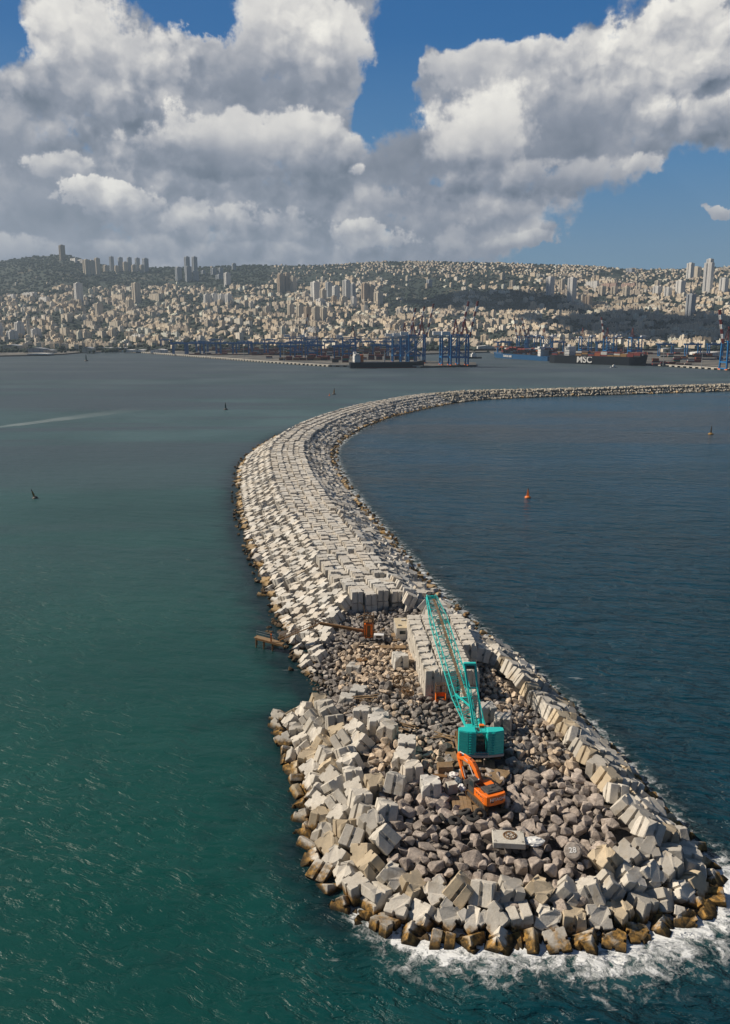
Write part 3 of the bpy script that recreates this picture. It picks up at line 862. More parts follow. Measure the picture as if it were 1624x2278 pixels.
# cubes that show largest become objects, the rest are one mass
def emit_cubes():
    info = []
    for c, M, tint, zone, sc in CUBES:
        x, y = to_px(c); dep = (c - Vector((0, 0, CAM_H))).length
        info.append((1 / dep, x, y))
    order = sorted(range(len(CUBES)), key=lambda i: -info[i][0])
    order = [i for i in order if -30 < info[i][1] < 1660 and info[i][2] < 2300]
    solo = set(order[:300])
    zones = {}
    for i in solo: zones.setdefault(CUBES[i][3], []).append(i)
    text = {'left': ('tumbled', 'harbour side field'), 'tip': ('leaning', 'rounded end facing the surf'), 'right': ('tilted', 'seaward bank'), 'stack': ('upright', 'stack beside the crane'),
            'loose': ('single', 'loose on the rubble'), 'wall': ('fitted', 'curved end wall'), 'far': ('fitted', 'rows behind the wall')}
    grp = {'left': 'tumbled cubes on the harbour side', 'tip': 'cubes round the end of the breakwater', 'right': 'cubes of the seaward bank',
           'stack': 'cubes stacked beside the crane', 'loose': 'cubes standing loose on the rubble', 'wall': 'cubes of the end wall', 'far': 'cubes of the finished breakwater'}
    look_at = {}
    for z_, ids in zones.items():
        bands = {}
        for i in ids: bands.setdefault(int(info[i][2] // 24), []).append(i)
        for b_i, (bk, bl) in enumerate(sorted(bands.items(), key=lambda kv: -kv[0])):
            for k, i in enumerate(sorted(bl, key=lambda q: info[q][1])):
                look_at[i] = (b_i, k)
    for i in sorted(solo):
        c, M, tint, zone, sc = CUBES[i]
        me = CUBE_VARS[i % 6]
        o = bpy.data.objects.new('concrete_cube', me); COL.objects.link(o)
        M4 = M.to_4x4(); M4.translation = c - M @ Vector((0, 0, 1.375))
        o.matrix_world = M4; o.scale = (sc, sc, sc); o.color = (*tint, 1)
        b_, k = look_at[i]
        tag(o, f"{text[zone][0]} concrete cube, {text[zone][1]}, {ordinal(k + 1)} from the left, {ordinal(b_ + 1)} row up", 'concrete block', grp[zone])
    mb = MB()
    allV = []; F = []; T = []
    for i, (c, M, tint, zone, sc) in enumerate(CUBES):
        if i in solo: continue
        allV.append((CV * sc) @ np.array(M).T + np.array(c))
        n = len(allV) - 1
        mb.V.append(allV[-1]); off = mb.n; mb.n += len(CV)
        for f in CF: mb.F.append([k + off for k in f]); mb.M.append(0); mb.T.append(tint)
    o = mb.build('armour_cubes', MAT['concrete'])
    tag(o, 'long mass of pale grooved concrete cubes covering the finished curved breakwater', 'concrete blocks', 'cubes of the finished breakwater', 'stuff')
    print('cubes', len(CUBES), 'solo', len(solo), {k: len(v) for k, v in zones.items()})
emit_cubes()
# ------------------------------------------------------------------ quarry rock
def rock_mesh(seed, sub=False):
    r = random.Random(seed)
    bm = bmesh.new()
    sx, sy, sz = r.uniform(0.85, 1.2), r.uniform(0.8, 1.05), r.uniform(0.65, 0.9)
    for _ in range(13):
        v = Vector((r.gauss(0, 1), r.gauss(0, 1), r.gauss(0, 1))).normalized() * r.uniform(0.88, 1.15)
        bm.verts.new((v.x * sx, v.y * sy, v.z * sz))
    res = bmesh.ops.convex_hull(bm, input=bm.verts)
    bmesh.ops.delete(bm, geom=[g for g in res['geom_interior'] if isinstance(g, bmesh.types.BMVert)], context='VERTS')
    bmesh.ops.dissolve_limit(bm, angle_limit=R(10), verts=bm.verts, edges=bm.edges)
    if sub:
        bmesh.ops.bevel(bm, geom=list(bm.edges) + list(bm.verts), offset=0.05, segments=1, affect='EDGES')
    bmesh.ops.recalc_face_normals(bm, faces=bm.faces)
    bm.verts.index_update()
    V = np.array([v.co[:] for v in bm.verts]); F = [[v.index for v in f.verts] for f in bm.faces]
    bm.free(); return V, F
ROCK_FINE = []; ROCK_GEO = []
for i in range(12):
    V_, F_ = rock_mesh(40 + i, True)
    mb = MB(); mb.add(V_, F_); ROCK_FINE.append(mb.mesh('boulder', MAT['rock']))
    ROCK_GEO.append(rock_mesh(40 + i, i % 2 == 0))

KEEP_OUT = []       # (x, y, half x, half y, yaw) ground reserved for machines, mats and slabs
def reserve(p, hx, hy, yaw=0.0): KEEP_OUT.append((p[0], p[1], hx, hy, yaw))
CRANE_P = at(1067, 1700, WORK_Z); CRANE_YAW = math.atan2(145 - 120, 12.1 - 17.0) - math.pi / 2
EXC_P = at(1079, 1786, WORK_Z + .3)
SLAB_P = at(1131, 1866, 5.2)
def reserved(x, y, pad=0.0):
    for a, b, hx, hy, yw in KEEP_OUT:
        dx, dy = x - a, y - b; c, s = math.cos(-yw), math.sin(-yw)
        u, v = dx * c - dy * s, dx * s + dy * c
        if abs(u) < hx + pad and abs(v) < hy + pad: return True
    return False
reserve((CRANE_P.x - 0.3, CRANE_P.y + 3.5), 4.3, 5.6, 0.1)
reserve((EXC_P.x - 1.0, EXC_P.y + 1.0), 3.6, 3.4, 0.6)
reserve(SLAB_P, 2.0, 1.5, -0.06)

def boulders():
    r = random.Random(21)
    poly = np.array([v2(at(x, y, 3.4)) for x, y in [(690,1395),(760,1345),(840,1325),(930,1330),(1010,1400),(1130,1540),(1235,1640),(1300,1740),(1368,1840),(1352,1945),(1285,2000),(1080,1990),(960,1960),(870,1905),(845,1800),(820,1700),(740,1635),(712,1590),(700,1560),(672,1480)]])
    x0, y0 = poly.min(0); x1, y1 = poly.max(0)
    cell = {}; out = []
    def far_enough(x, y, rad, f):
        k = (int(x // 3.2), int(y // 3.2))
        for i in (-1, 0, 1):
            for j in (-1, 0, 1):
                for a, b, q in cell.get((k[0] + i, k[1] + j), ()):
                    if (x - a) ** 2 + (y - b) ** 2 < (f * (rad + q)) ** 2: return False
        return True
    cand = nrs.rand(26000, 2) * [x1 - x0, y1 - y0] + [x0, y0]
    cand = cand[inside(cand, poly)]
    for n, (x, y) in enumerate(cand):
        big = float(np.interp(y, [96, 112, 124, 150, 200], [1.18, 1.08, 0.78, 0.70, 0.80]))
        rad = big * r.choice([r.uniform(0.60, 0.85), r.uniform(0.8, 1.15), r.uniform(0.85, 1.15)]) * (1 if n < len(cand) * 0.5 else 0.72)
        if reserved(x, y, 0.1) : 
            if not (EXC_P.y + 6 > y): continue
            continue
        if not far_enough(x, y, rad, 0.73): continue
        cell.setdefault((int(x // 3.2), int(y // 3.2)), []).append((x, y, rad))
        z = floor_z(x, y) + rad * 0.05 + r.gauss(0, 0.22)
        if y < 104: z += 0.1 * r.random() + 0.35 * max(0, math.sin(x * 0.45) * math.sin(y * .6))
        # rock types lie in patches
        t = math.sin(x * 0.23 + 1.0) + math.sin(y * 0.17 + x * 0.08) + r.gauss(0, 0.7)
        if y < 113: k = r.uniform(0.85, 1.45); tint = (k * 1.05, k * 0.98, k * 0.93)
        elif y < 165 and (t > 0.2 if x > -6 else t > 1.2): k = r.uniform(1.25, 2.0); tint = (k * 1.06, k * 0.93, k * 0.76)
        else: k = r.choice([r.uniform(0.5, 0.9), r.uniform(0.8, 1.3)]); tint = (k, k * 0.99, k * 0.98)
        out.append((x, y, z, rad, tint))
    # a bed of smaller stone below, seen through the gaps
    bed = []
    for x, y in cand[::9]:
        bed.append((x, y, floor_z(x, y) - 0.55, r.uniform(0.5, 0.8), (0.8, 0.78, 0.76)))
    info = []
    for i, (x, y, z, rad, t) in enumerate(out):
        px, py = to_px((x, y, z)); info.append((rad / math.hypot(x, y), px, py))
    order = sorted(range(len(out)), key=lambda i: -info[i][0])
    solo = set(order[:300])
    rows = {}
    for i in solo: rows.setdefault(int(info[i][2] // 17), []).append(i)
    for b_, (bk, bl) in enumerate(sorted(rows.items(), key=lambda kv: -kv[0])):
        for k, i in enumerate(sorted(bl, key=lambda q: info[q][1])):
            x, y, z, rad, tint = out[i]
            o = bpy.data.objects.new('boulder', ROCK_FINE[r.randrange(12)]); COL.objects.link(o)
            o.location = (x, y, z); o.rotation_euler = (r.uniform(-.5, .5), r.uniform(-.5, .5), r.uniform(0, 6.28)); o.scale = (rad * 1.12,) * 3; o.color = (*tint, 1)
            where = 'between excavator and surf' if y < EXC_P.y else 'around the crawler crane'
            lab = f"grey boulder {where}, {ordinal(k + 1)} from the left, {ordinal(b_ + 1)} row up"
            tag(o, lab, 'boulder', 'quarry boulders in front of the excavator' if y < EXC_P.y else 'quarry boulders around the crane')
    mb = MB()
    for i, (x, y, z, rad, tint) in enumerate(out + bed):
        if i in solo: continue
        V_, F_ = ROCK_GEO[r.randrange(12)]
        M = Euler((r.uniform(-.6, .6), r.uniform(-.6, .6), r.uniform(0, 6.28))).to_matrix()
        mb.add((V_ * rad * 1.1) @ np.array(M).T + np.array((x, y, z)), F_, 0, tint)
    # rock toe along the finished part, half awash
    for s in np.arange(8, 640, 1.9):
        c, d = cl_at(s); hw = half_width(s); n_ = np.array([d[1], -d[0]])
        for sg in (-1, 1):
            if r.random() < 0.25: continue
            t = sg * (hw + r.uniform(-1.8, 0.5)); p = c + n_ * t
            V_, F_ = ROCK_GEO[r.randrange(12)]; rad = r.uniform(0.5, 1.0)
            M = Euler((r.uniform(-.6, .6), r.uniform(-.6, .6), r.uniform(0, 6.28))).to_matrix()
            mb.add((V_ * rad) @ np.array(M).T + np.array((p[0], p[1], r.uniform(-.4, .5))), F_, 0, (0.9, 0.62, 0.32) if sg > 0 else (0.5, 0.4, 0.28))
    A = OUT_NEAR
    for i in range(len(A) - 1):
        L = np.linalg.norm(A[i + 1] - A[i])
        for k in range(int(L / 1.7)):
            p = A[i] + (A[i + 1] - A[i]) * r.random() + nrs.randn(2) * 0.35
            V_, F_ = ROCK_GEO[r.randrange(12)]; rad = r.uniform(0.4, 1.0)
            mb.add(V_ * rad + np.array((p[0], p[1], r.uniform(-.5, .15))), F_, 0, (0.6, 0.5, 0.35))
    tag(mb.build('rubble', MAT['rock']), 'countless smaller grey and cream stones filling the floor between the cubes', 'rubble', kind='stuff')
    print('rocks', len(out), len(mb.F))
boulders()
# ------------------------------------------------------------------ writing
def letters(parent, text, size, M, mat, depth=0.012, name='lettering', squeeze=1.0):
    cu = bpy.data.curves.new(name, 'FONT'); cu.body = text; cu.size = size; cu.extrude = depth; cu.align_x = 'CENTER'; cu.align_y = 'CENTER'
    cu.offset = size * 0.02
    tmp = bpy.data.objects.new(name + '_curve', cu); COL.objects.link(tmp)
    dg = bpy.context.evaluated_depsgraph_get(); dg.update()
    me = bpy.data.meshes.new_from_object(tmp.evaluated_get(dg))
    bpy.data.objects.remove(tmp); me.name = name
    me.transform(Matrix.Diagonal((squeeze, 1, 1, 1)))
    me.transform(M); me.materials.clear(); me.materials.append(mat)
    a = me.attributes.new('tint', 'FLOAT_COLOR', 'FACE'); a.data.foreach_set('color', np.ones(len(me.polygons) * 4))
    o = bpy.data.objects.new(name, me); COL.objects.link(o); o.parent = parent
    return o
def frame_mat(origin, xdir, ydir):
    x = Vector(xdir).normalized(); z = x.cross(Vector(ydir)).normalized(); y = z.cross(x)
    M = Matrix((x, y, z)).transposed().to_4x4(); M.translation = Vector(origin); return M

# ------------------------------------------------------------------ crawler crane, local +Y forward
def track_profile(L, h, n=6):
    r_ = h / 2; P = []
    for k in range(n + 1):
        a = -math.pi / 2 + math.pi * k / n; P.append((L / 2 - r_ + r_ * math.cos(a), r_ + r_ * math.sin(a)))
    for k in range(n + 1):
        a = math.pi / 2 + math.pi * k / n; P.append((-L / 2 + r_ + r_ * math.cos(a), r_ + r_ * math.sin(a)))
    return P
def build_track(parent, x, L, w, h, link=0.32, name='track'):
    "crawler: side frame with rollers and a ring of ribbed shoes, running along local Y"
    f = MB()
    P = track_profile(L - 0.24, h - 0.24)
    f.add([(x - w * 0.28, p[0], p[1] + 0.12) for p in P] + [(x + w * 0.28, p[0], p[1] + 0.12) for p in P],
          [tuple(range(len(P))), tuple(range(len(P), 2 * len(P)))[::-1]] + [(i, len(P) + i, len(P) + (i + 1) % len(P), (i + 1) % len(P)) for i in range(len(P))])
    fr = f.build(name, MAT['steel'], parent)
    s = MB(); P = track_profile(L, h, 10); P.append(P[0])
    for a, b in zip(P[:-1], P[1:]):
        d = math.hypot(b[0] - a[0], b[1] - a[1]); n = max(1, round(d / link))
        for k in range(n):
            t0, t1 = k / n, (k + 0.86) / n
            p0 = (a[0] + (b[0] - a[0]) * t0, a[1] + (b[1] - a[1]) * t0); p1 = (a[0] + (b[0] - a[0]) * t1, a[1] + (b[1] - a[1]) * t1)
            s.bar((x, p0[0], p0[1]), (x, p1[0], p1[1]), 0.10, w, up=(1, 0, 0))
    s.build('track_shoes', MAT['rust'], fr)
    rr = MB()
    for k in range(7):
        y = -L / 2 + h / 2 + (L - h) * k / 6
        Mx = Matrix.Translation((x, y, h * 0.38)) @ Matrix.Rotation(math.pi / 2, 4, 'Y')
        rr.lathe([(h * 0.22, -w * 0.36), (h * 0.22, w * 0.36)], 10, M=Mx)
    rr.build('track_rollers', MAT['steel'], fr)
    return fr

def build_crane():
    t = empty('crawler_crane', (CRANE_P.x, CRANE_P.y, WORK_Z + 0.55), 0)
    tag(t, 'turquoise crawler crane with long lattice boom standing behind the orange excavator', 'crane')
    und = empty
    # crawlers and car body
    for sx in (-1, 1): build_track(t, sx * 2.65 + 0.1, 7.6, 0.95, 1.25).location = (0, 3.9, 0)
    c = MB(); c.box((0.1, 3.9, 0.85), (4.4, 3.0, 0.55)); c.lathe([(1.2, 1.1), (1.2, 1.5)], 20, (0.1, 3.9, 0)); c.build('car_body', MAT['steel'], t)
    # revolving deck
    d = MB()
    d.prism([(-1.55, -0.9), (1.6, -0.9), (1.6, 7.6), (-1.55, 7.6)], 1.5, 2.0)
    d.box((0.95, 4.8, 2.85), (1.1, 4.6, 1.7)); d.box((-1.0, 3.9, 2.7), (1.0, 3.4, 1.4))
    d.box((0, 1.4, 2.3), (1.5, 1.6, 0.6))
    d.build('machine_deck', MAT['teal'], t, bevel=0.04)
    w = MB()
    for y, r_ in ((0.9, 0.52), (2.5, 0.5), (4.2, 0.42)):
        M = Matrix.Translation((0, y, 3.0)) @ Matrix.Rotation(math.pi / 2, 4, 'Y')
        w.lathe([(r_ + 0.14, -0.62), (r_ + 0.14, -0.54), (r_, -0.54), (r_, 0.54), (r_ + 0.14, 0.54), (r_ + 0.14, 0.62)], 18, M=M)
    w.build('winch_drums', MAT['steel'], t)
    cb = MB(); cb.prism([(1.75, 1.6), (2.85, 1.6), (2.85, 3.4), (1.95, 3.4)], 1.7, 3.7, top=[(1.75, 1.6), (2.85, 1.6), (2.85, 3.0), (1.95, 3.0)])
    cab = cb.build('cab', MAT['teal'], t, bevel=0.04)
    g = MB(); g.box((2.86, 2.4, 3.0), (0.03, 1.0, 0.9)); g.bar((2.4, 3.22, 3.45), (2.4, 3.36, 2.3), 0.75, 0.03, up=(0, 1, 0)); g.build('window', MAT['glass'], cab)
    # base plate and two stacks of counterweight slabs
    b = MB()
    arc = [(-3.45, -0.5), (-3.45, -1.15)] + [(-3.45 + 6.9 * k / 8, -1.15 - 0.55 * math.sin(math.pi * k / 8)) for k in range(1, 8)] + [(3.45, -1.15), (3.45, -0.5)]
    arc = arc[::-1]; arc = arc[::-1]
    b.prism(arc, 1.50, 1.86); b.bar((-1.0, -1.62, 2.25), (1.0, -1.62, 2.25), 0.07); b.bar((-1.0, -1.62, 1.86), (-1.0, -1.62, 2.25), 0.07); b.bar((1.0, -1.62, 1.86), (1.0, -1.62, 2.25), 0.07)
    b.build('counterweight_tray', MAT['grey'], t)
    def cw(sx):
        outer = [(0.86, 0.25), (0.86, -1.52), (2.10, -1.42), (3.42, -0.95), (3.42, 0.05), (3.05, 0.25)]
        poly = [(x * sx, y) for x, y in outer]
        if sx > 0: poly = poly[::-1]
        poly = poly if sx > 0 else poly
        n = 9; h = 3.75 / n
        root = None; mb = MB()
        for k in range(n):
            q = 0.975 if k else 1.0
            cx = sum(p[0] for p in poly) / 6; cy = sum(p[1] for p in poly) / 6
            z0 = 1.88 + k * h
            mid = [(cx + (x - cx), cy + (y - cy)) for x, y in poly]
            ins = [(cx + (x - cx) * 0.95, cy + (y - cy) * 0.94) for x, y in poly]
            if k < n - 1:
                mb.prism(mid[::-1], z0, z0 + h - 0.07); mb.prism(ins[::-1], z0 + h - 0.07, z0 + h)
            else:
                tp = [(cx + (x - cx) * 0.94, cy + (y - cy) * 0.90) for x, y in poly]
                mb.prism(mid[::-1], z0, z0 + h - 0.18); mb.prism(mid[::-1], z0 + h - 0.18, z0 + h, top=tp[::-1])
        o = mb.build('counterweight', MAT['teal'], t)
        lg = MB()
        for k in range(n):
            z0 = 1.88 + k * h
            lg.box((sx * 1.72, -1.50, z0 + h * 0.55), (0.34, 0.16, 0.12)); lg.box((sx * 1.72, -1.55, z0 + h * 0.30), (0.16, 0.10, 0.16))
        lg.build('lifting_lugs', MAT['teal'], o)
        return o
    cw(-1); cw(1)
    # dark machinery between the stacks
    m = MB()
    m.box((0, -0.4, 2.5), (1.45, 0.7, 1.3)); 
    for x in (-0.5, -0.15, 0.3, 0.55): m.tube([(x, -0.85, 1.9), (x * 0.8, -0.95, 3.0), (x, -0.7, 4.2)], 0.06, 6)
    m.box((0, 0.0, 4.0), (1.2, 0.5, 0.5))
    m.build('hydraulic_power_pack', MAT['steel'], t)
    f = MB()
    f.bar((-0.95, -0.9, 5.25), (0.95, -0.9, 5.25), 0.22); f.bar((-0.9, -0.9, 1.9), (-0.9, -0.9, 5.3), 0.10); f.bar((0.9, -0.9, 1.9), (0.9, -0.9, 5.3), 0.10)
    f.bar((-0.9, -0.9, 5.1), (-0.9, 1.4, 5.2), 0.16); f.bar((0.9, -0.9, 5.1), (0.9, 1.4, 5.2), 0.16); f.bar((-0.5, -0.9, 5.1), (-0.45, 1.2, 4.6), 0.2)
    f.build('rear_frame', MAT['teal'], t)
    oh = MB(); oh.box((0.35, 0.75, 5.55), (1.0, 0.6, 0.34)); oh.build('engine_box', MAT['orange'], t, bevel=0.03)
    # ---- lattice boom
    foot = Vector((-0.55, 5.2, 2.6)); tip = Vector((12.1, 145.0, 21.7)) - Vector(t.location)
    ax = (tip - foot).normalized(); L = (tip - foot).length
    side = ax.cross(Vector((0, 0, 1))).normalized(); up = side.cross(ax).normalized()
    def sec(u):      # half width, half depth
        f_ = u / L
        hw = np.interp(f_, [0, 0.24, 0.80, 1.0], [0.85, 1.40, 1.36, 0.85]); hd = np.interp(f_, [0, 0.24, 0.80, 1.0], [0.14, 1.05, 1.02, 0.30])
        return float(hw), float(hd)
    def cp(u, sx, sz):
        hw, hd = sec(u); return foot + ax * u + side * (sx * hw) + up * (sz * hd)
    bm_ = MB(); stations = [0, L * 0.10, L * 0.24] + [L * (0.24 + 0.56 * k / 9) for k in range(1, 10)] + [L * 0.88, L * 0.95, L]
    for sx in (-1, 1):
        for sz in (-1, 1):
            bm_.tube([cp(u, sx, sz) for u in stations], 0.10, 6)
    ch = bm_.build('boom_chords', MAT['teal'], t)
    lc = MB()
    fine = [L * 0.06 + (L * 0.92) * k / 24 for k in range(25)]
    for i in range(24):
        a, b_ = fine[i], fine[i + 1]; fl = 1 if i % 2 else -1
        for sz in (-1, 1): lc.tube([cp(a, -fl, sz), cp(b_, fl, sz)], 0.052, 5); lc.tube([cp(a, -1, sz), cp(a, 1, sz)], 0.034, 5)
        for sx in (-1, 1): lc.tube([cp(a, sx, -fl), cp(b_, sx, fl)], 0.052, 5); lc.tube([cp(a, sx, -1), cp(a, sx, 1)], 0.03, 5)
        if i % 4 == 0: lc.tube([cp(a, -1, -1), cp(a, 1, 1)], 0.03, 5)
    lc.build('boom_lacing', MAT['teal'], ch)
    pl = MB()   # plated foot and head
    for sx in (-1, 1):
        p = [cp(0, sx, -1), cp(L * 0.09, sx, -1), cp(L * 0.09, sx, 1), cp(0, sx, 1)]
        o_ = side * 0.04
        pl.add([tuple(q - o_) for q in p] + [tuple(q + o_) for q in p], [(0, 1, 2, 3), (7, 6, 5, 4), (0, 4, 5, 1), (1, 5, 6, 2), (2, 6, 7, 3), (3, 7, 4, 0)])
    pl.bar(cp(L * 0.985, -1, 0), cp(L * 0.985, 1, 0), 0.5, 0.7)
    pl.bar(cp(L * 0.19, -1, 1), cp(L * 0.19, 1, 1), 0.4, 0.25)
    pl.build('boom_plates', MAT['teal'], ch)
    wk = MB()
    for k in range(22):
        a = L * (0.20 + 0.76 * k / 22); b_ = L * (0.20 + 0.76 * (k + 0.9) / 22)
        off = up * 0.06 + side * 0.12
        wk.bar(foot + ax * a + up * sec(a)[1] + off, foot + ax * b_ + up * sec(b_)[1] + off, 0.46, 0.05, up=up)
    wk.build('boom_walkway', MAT['timber'], ch)
    sh = MB()
    for sx in (-0.45, -0.15, 0.15, 0.45):
        M = frame_mat(tip + side * sx + up * 0.15, ax, up)
        M = Matrix.Translation(tip + side * sx + ax * 0.1) @ side.to_track_quat('Z', 'Y').to_matrix().to_4x4()
        sh.lathe([(0.42, -0.05), (0.34, -0.02), (0.34, 0.02), (0.42, 0.05)], 14, M=M)
    sh.bar(tip + up * 0.3, tip + up * 0.9 + ax * 0.1, 0.10); sh.build('boom_head_sheaves', MAT['steel'], ch)
    # ---- gantry mast
    mt = Vector(at_y(1045, 1476, 122.5)) - Vector(t.location); mf = Vector((0.15, 3.2, 2.6))
    ma = (mt - mf).normalized(); ms = Vector((1, 0, 0)); 
    g1 = MB()
    for sx, w0 in ((-1, 0.26), (1, 0.22)):
        g1.bar(mf + ms * sx * 0.62, mt + ms * sx * 0.80 - ma * 0.6, 0.30, w0)
    for k in range(1, 6):
        u = (mt - mf).length * (0.04 + 0.10 * k)
        g1.bar(mf + ma * u - ms * 0.65, mf + ma * (u + 0.9) + ms * 0.65, 0.09); g1.bar(mf + ma * u - ms * 0.65, mf + ma * u + ms * 0.65, 0.09)
    ga = g1.build('gantry_mast', MAT['teal'], t, bevel=0.02)
    g2 = MB()
    up2 = Vector((0, -ma.z, ma.y)).normalized()
    g2.bar(mt - ms * 0.98 + ma * 0.0, mt + ms * 0.98, 0.62, 0.40)
    for sx in (-1, 1): g2.bar(mt + ms * sx * 0.82, mt + ms * sx * 0.82 - ma * 1.25, 0.34, 0.42)
    g2.build('mast_head', MAT['teal'], ga, bevel=0.05)
    g3 = MB(); M = Matrix.Translation(mt - ma * 0.55) @ Matrix.Rotation(math.pi / 2, 4, 'Y'); g3.lathe([(0.3, -0.62), (0.3, 0.62)], 14, M=M); g3.build('mast_sheaves', MAT['steel'], ga)
    g4 = MB()   # back stays and folded strut
    for sx in (-1, 1):
        g4.bar(Vector((sx * 0.78, -0.2, 5.0)), mf + ma * 7.6 + ms * sx * 0.66, 0.14); 
    g4.bar(mf + ma * 7.4 - ms * 0.7, mf + ma * 7.4 + ms * 0.85, 0.24)
    g4.bar(mf + ma * 4.4 - ms * 0.6, cp(L * 0.22, -1, 1), 0.26, 0.2)
    g4.build('back_stays', MAT['teal'], ga)
    rp = MB()
    for sx in (-0.55, -0.35, 0.35, 0.55):
        rp.tube([mt + ms * sx, Vector((sx * 0.6, 0.6, 4.2))], 0.02, 4)
        rp.tube([mt + ms * sx, tip + side * sx * 1.2 + up * 0.5], 0.022, 4)
    rp.tube([Vector((0, 4.2, 3.6)), tip], 0.02, 4); rp.tube([Vector((0.2, 2.5, 3.6)), tip + side * 0.2], 0.02, 4)
    rp.build('wire_ropes', MAT['steel'], ga)
    # hook block hanging from the head
    hk = MB(); hz = 9.6
    hp = tip + Vector((0, 0.2, 0))
    for sx in (-0.2, 0.2): hk.tube([hp + Vector((sx, 0, 0)), hp + Vector((sx, 0, -hz))], 0.02, 4)
    hk.box(hp + Vector((0, 0, -hz - 0.5)), (0.5, 0.35, 1.0)); hk.tube([hp + Vector((0, 0, -hz - 1)), hp + Vector((0.2, 0, -hz - 1.3)), hp + Vector((0, 0, -hz - 1.6)), hp + Vector((-0.2, 0, -hz - 1.35))], 0.07, 6)
    hk.build('hook_block', MAT['steel'], t)
    return t
build_crane()

# ------------------------------------------------------------------ excavator, local +Y forward
def build_excavator():
    t = empty('excavator', (EXC_P.x, EXC_P.y, WORK_Z + 0.5), R(24)); t.scale = (1.0, 1.0, 1.0)
    tag(t, 'orange tracked excavator parked on brown mats below the turquoise crane', 'excavator')
    for sx in (-1, 1): build_track(t, sx * 1.38, 5.0, 0.62, 1.08, 0.22).location = (0, 0, 0)
    c = MB(); c.box((0, 0, 0.75), (2.2, 2.0, 0.5)); c.lathe([(0.75, 0.95), (0.75, 1.25)], 18); c.build('undercarriage', MAT['steel'], t)
    # house
    h = MB()
    h.prism([(-1.62, -1.7), (-1.28, -1.7), (1.28, -1.7), (1.62, -1.7), (1.62, 1.7), (0.15, 1.7), (0.15, 0.35), (-0.55, 0.35), (-0.55, 0.45), (-1.62, 0.45)], 1.25, 2.35)
    body = h.build('house', MAT['orange'], t, bevel=0.06)
    k = MB()
    n = 8; cwp = [(-1.64, -1.705)] + [(-1.64 + 0.28 * (1 - math.cos(math.pi / 2 * i / 4)) + 0.0, -2.45 - 0.38 * math.sin(math.pi / 2 * i / 4)) for i in range(5)]
    cwp = [(-1.64, -1.705), (-1.64, -2.35), (-1.50, -2.72), (-1.15, -2.90), (0, -3.0), (1.15, -2.90), (1.50, -2.72), (1.64, -2.35), (1.64, -1.705)]
    cx = [(x * 0.96, -1.705 + (y + 1.705) * 0.93) for x, y in cwp]
    k.prism(cwp, 1.30, 2.50, top=cwp); k.prism(cwp, 2.50, 2.62, top=cx); k.prism([(x * 0.94, -1.705 + (y + 1.705) * 0.9) for x, y in cwp], 1.12, 1.30, top=cwp)
    cwo = k.build('counterweight', MAT['orange'], t)
    letters(cwo, 'HITACHI', 0.62, frame_mat((0.05, -3.035, 2.12), (1, 0, 0), (0, 0, 1)), MAT['white'], 0.012, 'lettering', 1.0)
    s = MB()
    for x in (-0.75, 0.75): s.box((x, -2.96, 1.78), (0.42, 0.12, 0.14))
    s.build('recessed_handles', MAT['steel'], cwo)
    b = MB(); b.prism([(-1.05, -2.25), (1.42, -2.25), (1.42, -0.35), (-1.05, -0.35)], 2.36, 2.80); b.box((0.5, -1.0, 2.84), (0.8, 0.5, 0.09)); b.box((-0.4, -1.5, 2.84), (0.7, 0.7, 0.07)); b.box((0.85, -1.9, 2.83), (0.7, 0.35, 0.07))
    b.tube([(0.9, -0.8, 2.8), (0.9, -0.8, 3.25)], 0.08, 8); b.build('engine_cover', MAT['steel'], t, bevel=0.03)
    for i in range(3):
        v = MB(); v.box((-1.63, -0.3 - i * 0.55, 2.02), (0.03, 0.34, 0.16)); v.build('side_vent', MAT['steel'], body)
        v = MB(); v.box((-1.645, -2.0, 1.6 + 0.25 * i), (0.03, 0.4, 0.07)); v.build('rear_vent', MAT['steel'], cwo)
    rail = MB()
    rp = [(1.5, -0.2, 2.36), (1.5, -0.2, 3.05), (1.5, 1.5, 3.05), (1.5, 1.5, 2.36)]
    rail.tube(rp, 0.03, 5); rail.tube([(-1.5, 0.3, 2.36), (-1.5, 0.3, 3.0), (-1.5, -0.9, 3.0), (-1.5, -0.9, 2.36)], 0.03, 5); rail.build('handrail', MAT['steel'], t)
    # cab on the front left
    cb = MB(); cb.prism([(-1.60, 0.50), (-0.56, 0.50), (-0.56, 2.18), (-1.60, 2.18)], 1.26, 3.25, top=[(-1.56, 0.56), (-0.60, 0.56), (-0.60, 1.80), (-1.56, 1.80)])
    cab = cb.build('cab', MAT['steel'], t, bevel=0.07)
    g = MB(); g.box((-1.08, 0.505, 2.74), (0.74, 0.04, 0.62), Matrix.Rotation(R(-2), 3, 'X'))
    g.add([(-1.615, 0.75, 2.2), (-1.615, 1.75, 2.2), (-1.588, 1.62, 3.0), (-1.588, 0.75, 3.0)], [(0, 3, 2, 1)])
    g.add([(-1.5, 2.19, 1.6), (-0.66, 2.19, 1.6), (-0.70, 1.86, 3.1), (-1.46, 1.86, 3.1)], [(0, 3, 2, 1)][:0] + [(0, 1, 2, 3)])
    g.build('window', MAT['glass'], cab)
    lt = MB(); lt.box((-0.75, 0.62, 3.33), (0.14, 0.14, 0.12)); lt.build('beacon', MAT['white'], cab)
    # boom, stick, bucket in the plane x = 0.1
    x0 = 0.12
    def plate(pts, w, x=x0):
        mb = MB(); mb_pts = pts
        n_ = len(pts)
        mb.add([(x - w / 2, p[0], p[1]) for p in pts] + [(x + w / 2, p[0], p[1]) for p in pts],
               [tuple(range(n_))[::-1], tuple(range(n_, 2 * n_))] + [(i, (i + 1) % n_, n_ + (i + 1) % n_, n_ + i) for i in range(n_)])
        return mb
